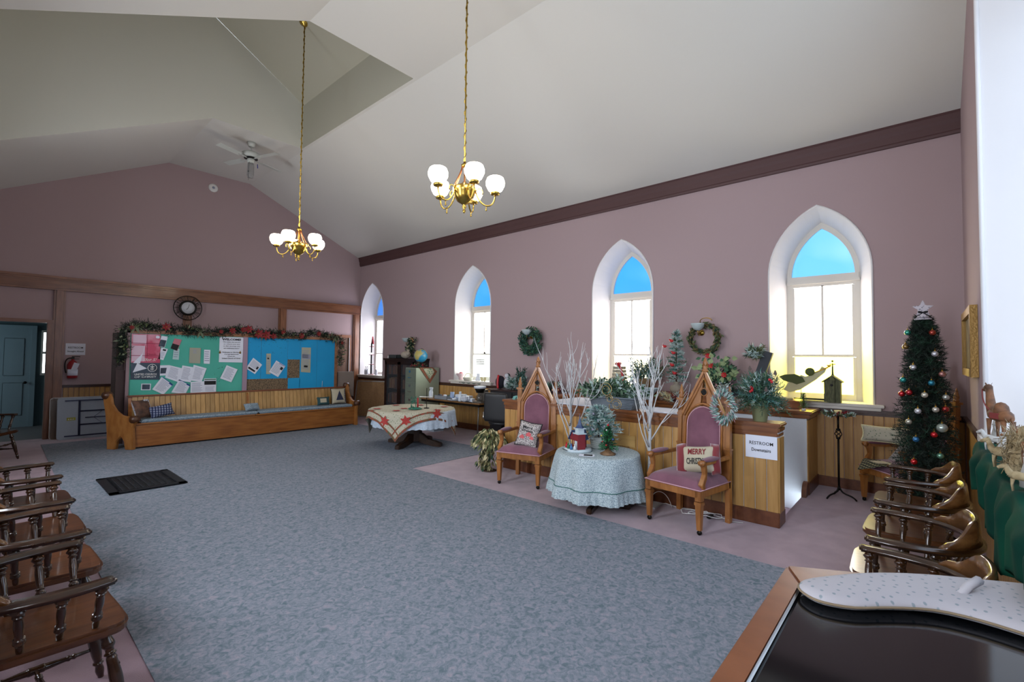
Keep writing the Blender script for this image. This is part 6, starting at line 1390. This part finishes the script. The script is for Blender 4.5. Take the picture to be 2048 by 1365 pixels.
# sign on the half wall
r=thing('paper_sign','white paper sign reading RESTROOM Downstairs taped to the near end of the half wall','sign',(5.063,1.205,.75))
g=G(); g.box(-.001,.002,-.14,.14,-.11,.11); g.build('sheet',M_paper,r)
text('RESTROOM',(-.002,0,.035),(0,-1,0),(0,0,1),.21,M_ink,r,height=.032,off=.005); text('Downstairs',(-.002,0,-.03),(0,-1,0),(0,0,1),.17,M_ink,r,height=.032,off=.014)
# greenery stand on the floor left of the left throne
random.seed(111)
r=thing('leaf_spray','tall spray of gold-green leaves trailing to the floor left of the left throne chair','greenery',(4.79,4.62,0))
g=G()
for k in range(1100):
    t=random.random()
    if t<.72: a=random.random()*6.28; q=random.random()**.5; p=Vector((math.cos(a)*.20*q,math.sin(a)*.26*q,.40+.17*(1-q*q)+random.uniform(-.05,.03))); d=Vector((math.cos(a),math.sin(a),-.5-.8*q))
    else: p=Vector((random.gauss(-.03,.05),random.gauss(.02,.05),random.uniform(.05,.42))); d=Vector((random.uniform(-1,.6),random.uniform(-.7,.7),-1))
    g.leaf(p,d,rv(),random.uniform(.06,.10),.034,random.choice((0,0,1,2,3)))
g.build('leaves',[mat('gold_green_leaf','7d7a50',.6),M_cream,M_olive,M_green],r,kind='stuff')
g=G(); g.tube([(0,0,0),(0,0,.5)],.015,6); g.lathe([(0,0),(.10,0),(.10,.012),(0,.02)],14); g.build('stand',M_stem,r)
# ================================================================ candle stand
random.seed(121)
r=thing('candle_stand','tall wrought-iron candle stand with a twisted knot, before the panelled corner','stand',(6.62,.76,0))
M_iron=mat('wrought_iron','14100e',.5,.7)
g=G(); g.tube([(0,0,.10),(0,0,.70)],.011,8); g.tube([(0,0,.80),(0,0,.95)],.011,8); g.lathe([(.02,.69),(.022,.70),(.02,.71)],8); g.lathe([(.02,.79),(.022,.80),(.02,.81)],8); g.build('shaft',M_iron,r)
g=G()
for k in range(4): g.tube([((.012+.022*math.sin(PI*j/10))*math.cos(k*PI/2+j*.35),(.012+.022*math.sin(PI*j/10))*math.sin(k*PI/2+j*.35),.70+.01*j) for j in range(11)],.005,5)
g.build('twisted_knot',M_iron,r)
for k in range(3):
    a=2*PI*k/3+.4; V=lambda q,z:(q*math.cos(a),q*math.sin(a),z); g=G(); g.tube([V(q.x,q.z) for q in bez((.0,0,.16),(.03,0,.02),(.10,0,.10),(.17,0,.012),10)],.009,6); g.build('foot',M_iron,r)
g=G(); g.lathe([(.0,.95),(.05,.955),(.06,.965),(0,.965)],14); g.build('drip_pan',M_iron,r)
g=G(); g.lathe([(0,0),(.037,0),(.037,.055),(.02,.052),(0,.05)],16); tag(g.build('pillar_candle',mat('wax','c9b98a',.5)),'short cream pillar candle on the iron candle stand','candle').location=(6.62,.76,.966)
r=sprigs('candle_ring','ring of frosted greens with berries around the candle on the iron stand','greenery',(6.62,.76,.955),110,.19,.05,[M_green,M_frost,M_olive,M_redc],leaf=(.035,.018),needles=False,up_=-.1)
# ================================================================ tall Christmas tree
random.seed(131)
r=thing('christmas_tree','tall slim dark green Christmas tree in the right-hand corner','tree',(5.93,.0,0))
g=G(); H=2.02
for k in range(1000):
    t=(k+random.random())/1000; z=.28+(H-.28)*t; R=.235*(1-t)**.5+.03; R*=random.uniform(.8,1.12); a=k*2.399+random.random()*.6; d=Vector((math.cos(a),math.sin(a),.25+.3*t)); b0=Vector((0,0,z)); mi=random.choice((0,0,0,1))
    for j in range(36):
        s=j/35; p=b0+d*R*(.15+.85*s)+Vector((0,0,-.25*R*s*s)); g.needle(p,d*.5+rv(.9),.045,.0065,mi)
g.build('foliage',[M_dgreen,M_dgreen2],r,kind='stuff')
g=G(); g.tube([(0,0,0),(0,0,1.95)],[.025,.008],8); g.build('trunk',M_stem,r)
g=G(); 
for k in range(3): a=2*PI*k/3; g.tube([(0,0,.12),(.22*math.cos(a),.22*math.sin(a),.01)],.012,6)
g.build('tree_stand',M_black,r)
M_star=voro('star_fabric','b5aeb4','7f7a84',30,.3,.8)
st=thing('tree_star','pale patterned fabric star with a dark bow on top of the tall tree','star',(5.87,.0,2.10),math.radians(180)); st.scale=(.62,.62,.62)
P=[]
for k in range(10): a=PI/2+k*PI/5; rr=.135 if k%2==0 else .058; P.append((rr*math.cos(a),rr*math.sin(a)))
g=G(); g.prism(P,.03,o=(.0,0,0),u=(0,1,0),v=(0,0,1)); g.build('star',M_star,st,bevel=.008)
g=G(); g.lathe([(.02,-.13),(.11,-.17),(.10,-.19),(.0,-.16)],14,(-.06,0,.02)); g.lathe([(.012,0),(.075,-.10),(.07,-.11),(0,-.06)],12,(.0,0,-.03)); g.build('fabric_skirt',M_star,st)
g=G(); 
for s in(-1,1): g.tube(bez((.035,0,-.06),(.04,s*.06,-.02),(.04,s*.08,-.07),(.035,0,-.065),8),.009,5); g.tube([(.035,0,-.06),(.04,s*.05,-.11)],.008,4)
g.build('dark_bow',M_ink,st)
ORN=[((0.113,1.878),'2f8a74','green bauble near the top left of the tall tree'),((-0.063,1.87),'a03a2c','copper red bauble near the top right of the tall tree'),((0.13,1.744),'8a6a3a','bronze bauble on the upper left edge of the tall tree'),((-0.078,1.672),'c0c0c8','silver bauble on the upper right of the tall tree'),
((0.075,1.544),'b8b8bc','silver bauble in the upper centre of the tall tree'),((-0.124,1.487),'b07a74','pink bauble on the right edge of the tall tree at mid height'),((0.152,1.422),'2a8a84','teal bauble on the left edge of the tall tree at mid height'),((-0.05,1.405),'1f7a94','blue-teal bauble at mid height right of centre on the tall tree'),
((0.164,1.289),'b01820','red bauble on the left edge, left one of the side-by-side red pair'),((0.108,1.309),'a01a24','red bauble, right one of the side-by-side red pair'),((-0.001,1.293),'c4bfae','champagne bauble just right of the red pair on the tall tree'),((-0.146,1.278),'b5b8b0','frosted bauble on the right edge below mid height of the tall tree'),
((0.048,1.143),'c8c8cc','white bauble, left one of the white pair below mid height'),((-0.074,1.165),'c8c4b8','white bauble, middle one of three in a row on the lower tree'),((-0.141,1.171),'a8302c','red bauble on the right edge beside the row of white baubles'),((0.115,1.036),'b0ac9c','pale gold bauble on the lower left of the tall tree'),
((-0.114,1.004),'b0bcb4','large clear bauble on the lower right of the tall tree'),((-0.06,0.94),'b81420','bright red bauble low in the middle of the tall tree'),((0.065,0.884),'2c6a9a','blue bauble low on the left of the tall tree'),((-0.098,0.756),'6a9a84','pale green bauble near the bottom right of the tall tree'),((0.082,0.679),'b01418','bright red bauble near the bottom left of the tall tree')]

for (y,z),c,l in ORN:
    R=.235*(1-(z-.28)/1.74)**.5+.03; x=5.93-math.sqrt(max(R*R-y*y,.0009))-.01
    rr=.042 if 'large' in l else .027
    o=thing('bauble',l,'bauble',(x,y,z),group='glass baubles on the tall Christmas tree')
    g=G(); g.ball((0,0,0),rr,14); g.build('ball',mat('bauble_'+c,c,.12,.6,coat=.5),o)
    g=G(); g.lathe([(.008,rr-.002),(.008,rr+.008),(0,rr+.009)],8); g.tube([(0,0,rr+.008),(.01,0,rr+.03)],.0015,3); g.build('cap',M_gold,o)
# ================================================================ near wall: gilt frame, nativity on green cloth
r=thing('gilt_picture','gilt framed picture seen edge-on at the end wall, right of the tall tree','picture',(6.15,NY+.002,1.78))
g=G()
for a in((-.58,.58,.24,.31),(-.58,.58,-.31,-.24),(-.58,-.50,-.24,.24),(.50,.58,-.24,.24)): g.box(a[0],a[1],0,.05,a[2],a[3])
g.build('frame',mat('gilt_frame','8a6a34',.45,.5,bump=.3,bscale=60),r)
g=G(); g.box(-.5,.5,0,.02,-.24,.24); g.build('canvas',mat('old_canvas','5a4a34',.8,col2='7a6a4a',scale=5),r)
r=thing('shelf_ledge','narrow ledge under the tall end window, covered by the green cloth','shelf',(3.3,NY,1.05))
g=G(); g.box(-1.45,.95,.0,.09,-.01,.02); g.build('board',M_oakx,r)
g=G()
for x in(-1.2,-.2,.9): g.prism([(0,-.01),(.08,-.01),(0,-.12)],.03,o=(x,0,0),u=(0,1,0),v=(0,0,1))
g.build('brackets',M_oakx,r)
random.seed(141)
r=thing('green_cloth','emerald green satin cloth bunched along the ledge under the nativity figures','cloth',(0,0,0))
g=G()
def gc(u,v):
    x=1.85+2.43*u; f=.018*math.sin(u*37)+.012*math.sin(u*71+v*3); hang=.17+.13*math.exp(-((u-.42)/.2)**2)+.06*u+.025*math.sin(u*23)
    if v<.45: k=v/.45; return (x,NY-.10+.20*k,1.085+.010*math.sin(u*29+k*5)+.006*math.sin(u*61))
    k=(v-.45)/.55; a=k*1.2; return (x+.02*math.sin(k*4+u*20),NY+.10+.03*math.sin(min(1,k*2)*PI*.6)+f*min(1,k*3)*.8,1.085+.010*math.sin(u*29+5)+.006*math.sin(u*61)-hang*k**1.1)
g.grid(gc,150,26); g.build('cloth',mat('emerald_satin','06402f',.85,col2='043028',scale=3,spec=.1),r,solid=.006)
M_kid=mat('resin_cream','a39270',.8,col2='7a6644',scale=25); M_kid2=mat('resin_brown','7a4f30',.7,col2='4a2f1c',scale=25); M_kid3=mat('resin_white','aaa8a4',.7)
def fig_person(g,p,h,m=0,m2=1):
    p=Vector(p); g.lathe([(0,0),(h*.22,0),(h*.2,h*.3),(h*.13,h*.62),(h*.15,h*.7),(h*.06,h*.78),(0,h*.8)],12,p,mi=m); g.ball(p+Vector((0,0,h*.86)),h*.10,12,m2); g.lathe([(h*.15,h*.74),(h*.125,h*.82),(h*.118,h*.90),(h*.085,h*.965),(h*.03,h*.995),(0,h)],14,p+Vector((-h*.02,-h*.035,0)),mi=m)
    g.tube([p+Vector((h*.12,0,h*.66)),p+Vector((h*.16,h*.08,h*.5)),p+Vector((h*.04,h*.17,h*.48))],h*.045,6,m); g.tube([p+Vector((-h*.12,0,h*.66)),p+Vector((-h*.16,h*.08,h*.5)),p+Vector((-h*.02,h*.17,h*.48))],h*.045,6,m)
FG=[((3.00,1.10),.23,'tall cream robed nativity figure at the far right of the ledge'),((3.38,1.10),.16,'cream nativity shepherd standing between the camel and the tall figure'),((3.72,1.10),.12,'small white kneeling nativity child just behind the sheep'),((3.55,1.10),.15,'white kneeling nativity figure in the middle of the ledge'),((2.80,1.10),.17,'white nativity figure nearest the camera on the green cloth'),((4.25,1.10),.14,'small white robed nativity figure by the window jamb'),((2.62,1.10),.13,'small cream nativity shepherd at the near end of the green cloth')]
for k,((x,z),h_,l) in enumerate(FG):
    r=thing('nativity_figure',l,'figurine',(x,NY+.03-.02*(k%2),1.098),.5*k,group='nativity figures on the green cloth'); g=G(); fig_person(g,(0,0,0),h_); g.build('robed_body',[(M_kid,M_kid,M_kid3,M_kid3,M_kid3,M_kid3,M_kid)[k],M_kid2],r)
def animal(label,loc,s,m,rz,neck=.5,camel=False,name='nativity_animal'):
    r=thing(name,label,'figurine',loc,rz,group='nativity animals on the green cloth'); g=G()
    L_=.5*s; hl=.38*s if camel else .24*s
    for x in(-.17*s,.17*s):
        for y in(-.05*s,.05*s): g.tube([(x,y,0),(x*1.08,y,hl*.5),(x,y,hl)],[.016*s,.018*s,.035*s],6)
    body=[(-.24*s,0,hl+.03*s),(-.15*s,0,hl+.06*s),(0,0,hl+.05*s),(.14*s,0,hl+.07*s),(.22*s,0,hl+.09*s)]
    g.tube(body,[.04*s,.085*s,.08*s,.09*s,.05*s],10)
    nk=[(.16*s,0,hl+.06*s),(.22*s,0,hl+.11*s+neck*.06*s),(.25*s,0,hl+.15*s+neck*.20*s),(.27*s,0,hl+.17*s+neck*.28*s)]
    g.tube(nk,[.075*s,.06*s,.045*s,.045*s],10); g.ball(nk[-1],.05*s,8); h0=Vector(nk[-1]); g.tube([h0,h0+Vector((.05*s,0,-.015*s)),h0+Vector((.09*s,0,-.035*s))],[.05*s,.042*s,.032*s],10); g.ball(h0+Vector((.09*s,0,-.035*s)),.034*s,8)
    for y in(-.03*s,.03*s): g.leaf(h0+Vector((0,y,.03*s)),(-.2,y*8/s,1),(0,0,1),.05*s,.025*s)
    if camel: g.ball((-.02*s,0,hl+.14*s),.09*s,10,sz=1.3)
    g.tube([(-.24*s,0,hl+.05*s),(-.29*s,0,hl-.05*s),(-.28*s,0,hl-.12*s)],[.012*s,.01*s,.006*s],5)
    g.build('body',m,r)
    if camel:
        g=G(); g.tube(bez(h0+Vector((.10*s,.03*s,-.03*s)),h0+Vector((.02*s,.08*s,-.2*s)),h0+Vector((-.06*s,.07*s,-.3*s)),(.08*s,.05*s,hl+.1*s),10),.008*s,5); g.box(-.12*s,.08*s,-.09*s,.09*s,hl+.02*s,hl+.10*s); g.build('red_harness',mat('harness_red','7a2a2a',.7),r)
    return r
animal('standing brown camel with red reins, next to the white window jamb',(4.05,NY+.01,1.095),.42,M_kid2,math.radians(20),1.0,True)
animal('brown ox lying behind the tall cream figure',(3.35,NY-.02,1.095),.34,M_kid2,math.radians(150),.5)
animal('small cream donkey at the edge of the green cloth',(3.25,NY+.06,1.095),.24,M_kid,math.radians(70),.4)
animal('small white sheep in front of the camel',(3.85,NY+.05,1.095),.22,M_kid3,math.radians(60),.2)
animal('small cream sheep nearest the camera on the green cloth',(2.70,NY+.06,1.095),.20,M_kid,math.radians(80),.2)
random.seed(151)
r=thing('straw_stable','rough straw and bark stable behind the nativity figures','ornament',(3.10,NY+.02,1.10)); g=G()
for k in range(420): g.tube([Vector((random.uniform(-.20,.20),random.uniform(-.02,.05),random.uniform(0,.2)))+v_ for v_ in(Vector((0,0,0)),rv(.045))],.0014,3)
g.build('straw',[M_kid],r,kind='stuff')
g=G()
for k in range(7): g.tube([(-.2+.06*k,0,0),(-.2+.06*k+random.uniform(-.03,.03),.02,.12+.05*math.sin(k))],[.018,.008],6)
g.build('bark_posts',M_kid2,r)
# ================================================================ foreground display table with the stocking
r=thing('display_table','wooden table with a sunken black glass top in the near right corner','table',(0,0,0))
M_dt=wood('display_table_wood','7d4a2a','643618',(3,1.2,8),rough=.35,scale=2.5)
X0,X1,Y0,Y1_,Z1=.55,1.79,-.33,.352,.92; XB=2.17
OUT=[(X0,Y0),(XB,Y0),(X1,Y1_),(X0,Y1_)]; IN=[(X0+.10,Y0+.06),(XB-.18,Y0+.06),(X1-.125,Y1_-.062),(X0+.10,Y1_-.062)]
for k in range(4):
    a,b,c_,d_=OUT[k],OUT[(k+1)%4],IN[(k+1)%4],IN[k]
    g=G(); g.prism([a,b,c_,d_],.035,o=(0,0,Z1-.035),u=(1,0,0),v=(0,1,0)); g.build('top_rail',M_dt,r,bevel=.005)
g=G(); g.prism([(X0+.02,Y0+.02),(XB-.03,Y0+.02),(X1-.02,Y1_-.02),(X0+.02,Y1_-.02)],Z1-.035-.06,o=(0,0,.06),u=(1,0,0),v=(0,1,0)); g.build('case',M_dt,r)
g=G(); g.prism(IN,.018,o=(0,0,Z1-.030),u=(1,0,0),v=(0,1,0)); g.build('glass_top',mat('black_glass','0b0d10',.08,spec=.6),r)
g=G(); g.tube([(x,y,Z1-.004) for x,y in IN],.005,4,closed=True,sm=False); g.build('metal_edge',mat('steel','9a9a9a',.3,1),r)
for x,y in((X0+.06,Y0+.06),(XB-.12,Y0+.06),(X1-.08,Y1_-.07),(X0+.06,Y1_-.07)):
    g=G(); g.box(x-.03,x+.03,y-.03,y+.03,0,.06); g.build('foot',M_dt,r)
r=thing('christmas_stocking','large cream cloth with small printed sprigs, stocking shaped, lying across the black glass top','stocking',(0,0,0))
O_=[(1.66,.285),(1.73,.24),(1.82,.17),(1.90,.088),(1.97,-.01),(2.03,-.12),(2.08,-.22),(2.08,-.31),(1.70,-.31),(1.72,-.20),(1.735,-.10),(1.72,-.01),(1.655,.08),(1.59,.15),(1.565,.215),(1.575,.255),(1.61,.285)]
O2=[]
for i in range(len(O_)):
    p0,p1,p2,p3=[Vector(O_[(i+k-1)%len(O_)]) for k in range(4)]
    for t in(0,.33,.66): O2.append(tuple(.5*((2*p1)+(p2-p0)*t+(2*p0-5*p1+4*p2-p3)*t*t+(3*p1-p0-3*p2+p3)*t**3)))
O2=[(min(x,1.795 if False else x)-.0,y) for x,y in O2]
kx=lambda x: x if x<1.62 else 1.62+(x-1.62)*.62
O3=O2
M_st=voro('sprig_print','a3a1a6','7a868c',32,.10,.95,None,.5)
c=(1.76,.02); g=G(); n=len(O3)
sg=1 if sum(O3[i][0]*O3[(i+1)%n][1]-O3[(i+1)%n][0]*O3[i][1] for i in range(n))>0 else -1
def ring(s,z):
    out=[]
    for i in range(n):
        a,b=Vector(O3[i-1]),Vector(O3[(i+1)%n]); t_=(b-a).normalized(); nn=Vector((-t_.y,t_.x))*sg; out.append((O3[i][0]+nn.x*s,O3[i][1]+nn.y*s,z))
    return out
rings=[ring(.006,Z1+.001),ring(0,Z1+.010),ring(.004,Z1+.019),ring(.014,Z1+.026),ring(.03,Z1+.030)]
vs=[p for q in rings for p in q]; fs=[]
for k in range(len(rings)-1):
    for i in range(n): fs.append((k*n+i,k*n+(i+1)%n,(k+1)*n+(i+1)%n,(k+1)*n+i))
fs.append([(len(rings)-1)*n+i for i in range(n)]); fs.append(list(range(n))[::-1])
g.add(vs,fs,0,True); g.build('cloth_body',M_st,r)
g=G(); g.tube(ring(.0,Z1+.010),.004,4,closed=True); g.build('seam_binding',mat('tan_binding','7a6a54',.9),r)
g=G(); g.tube([(1.84,-.06,Z1+.01),(1.87,-.085,Z1+.045),(1.90,-.11,Z1+.06)],.012,6); g.build('hanging_loop',M_st,r)
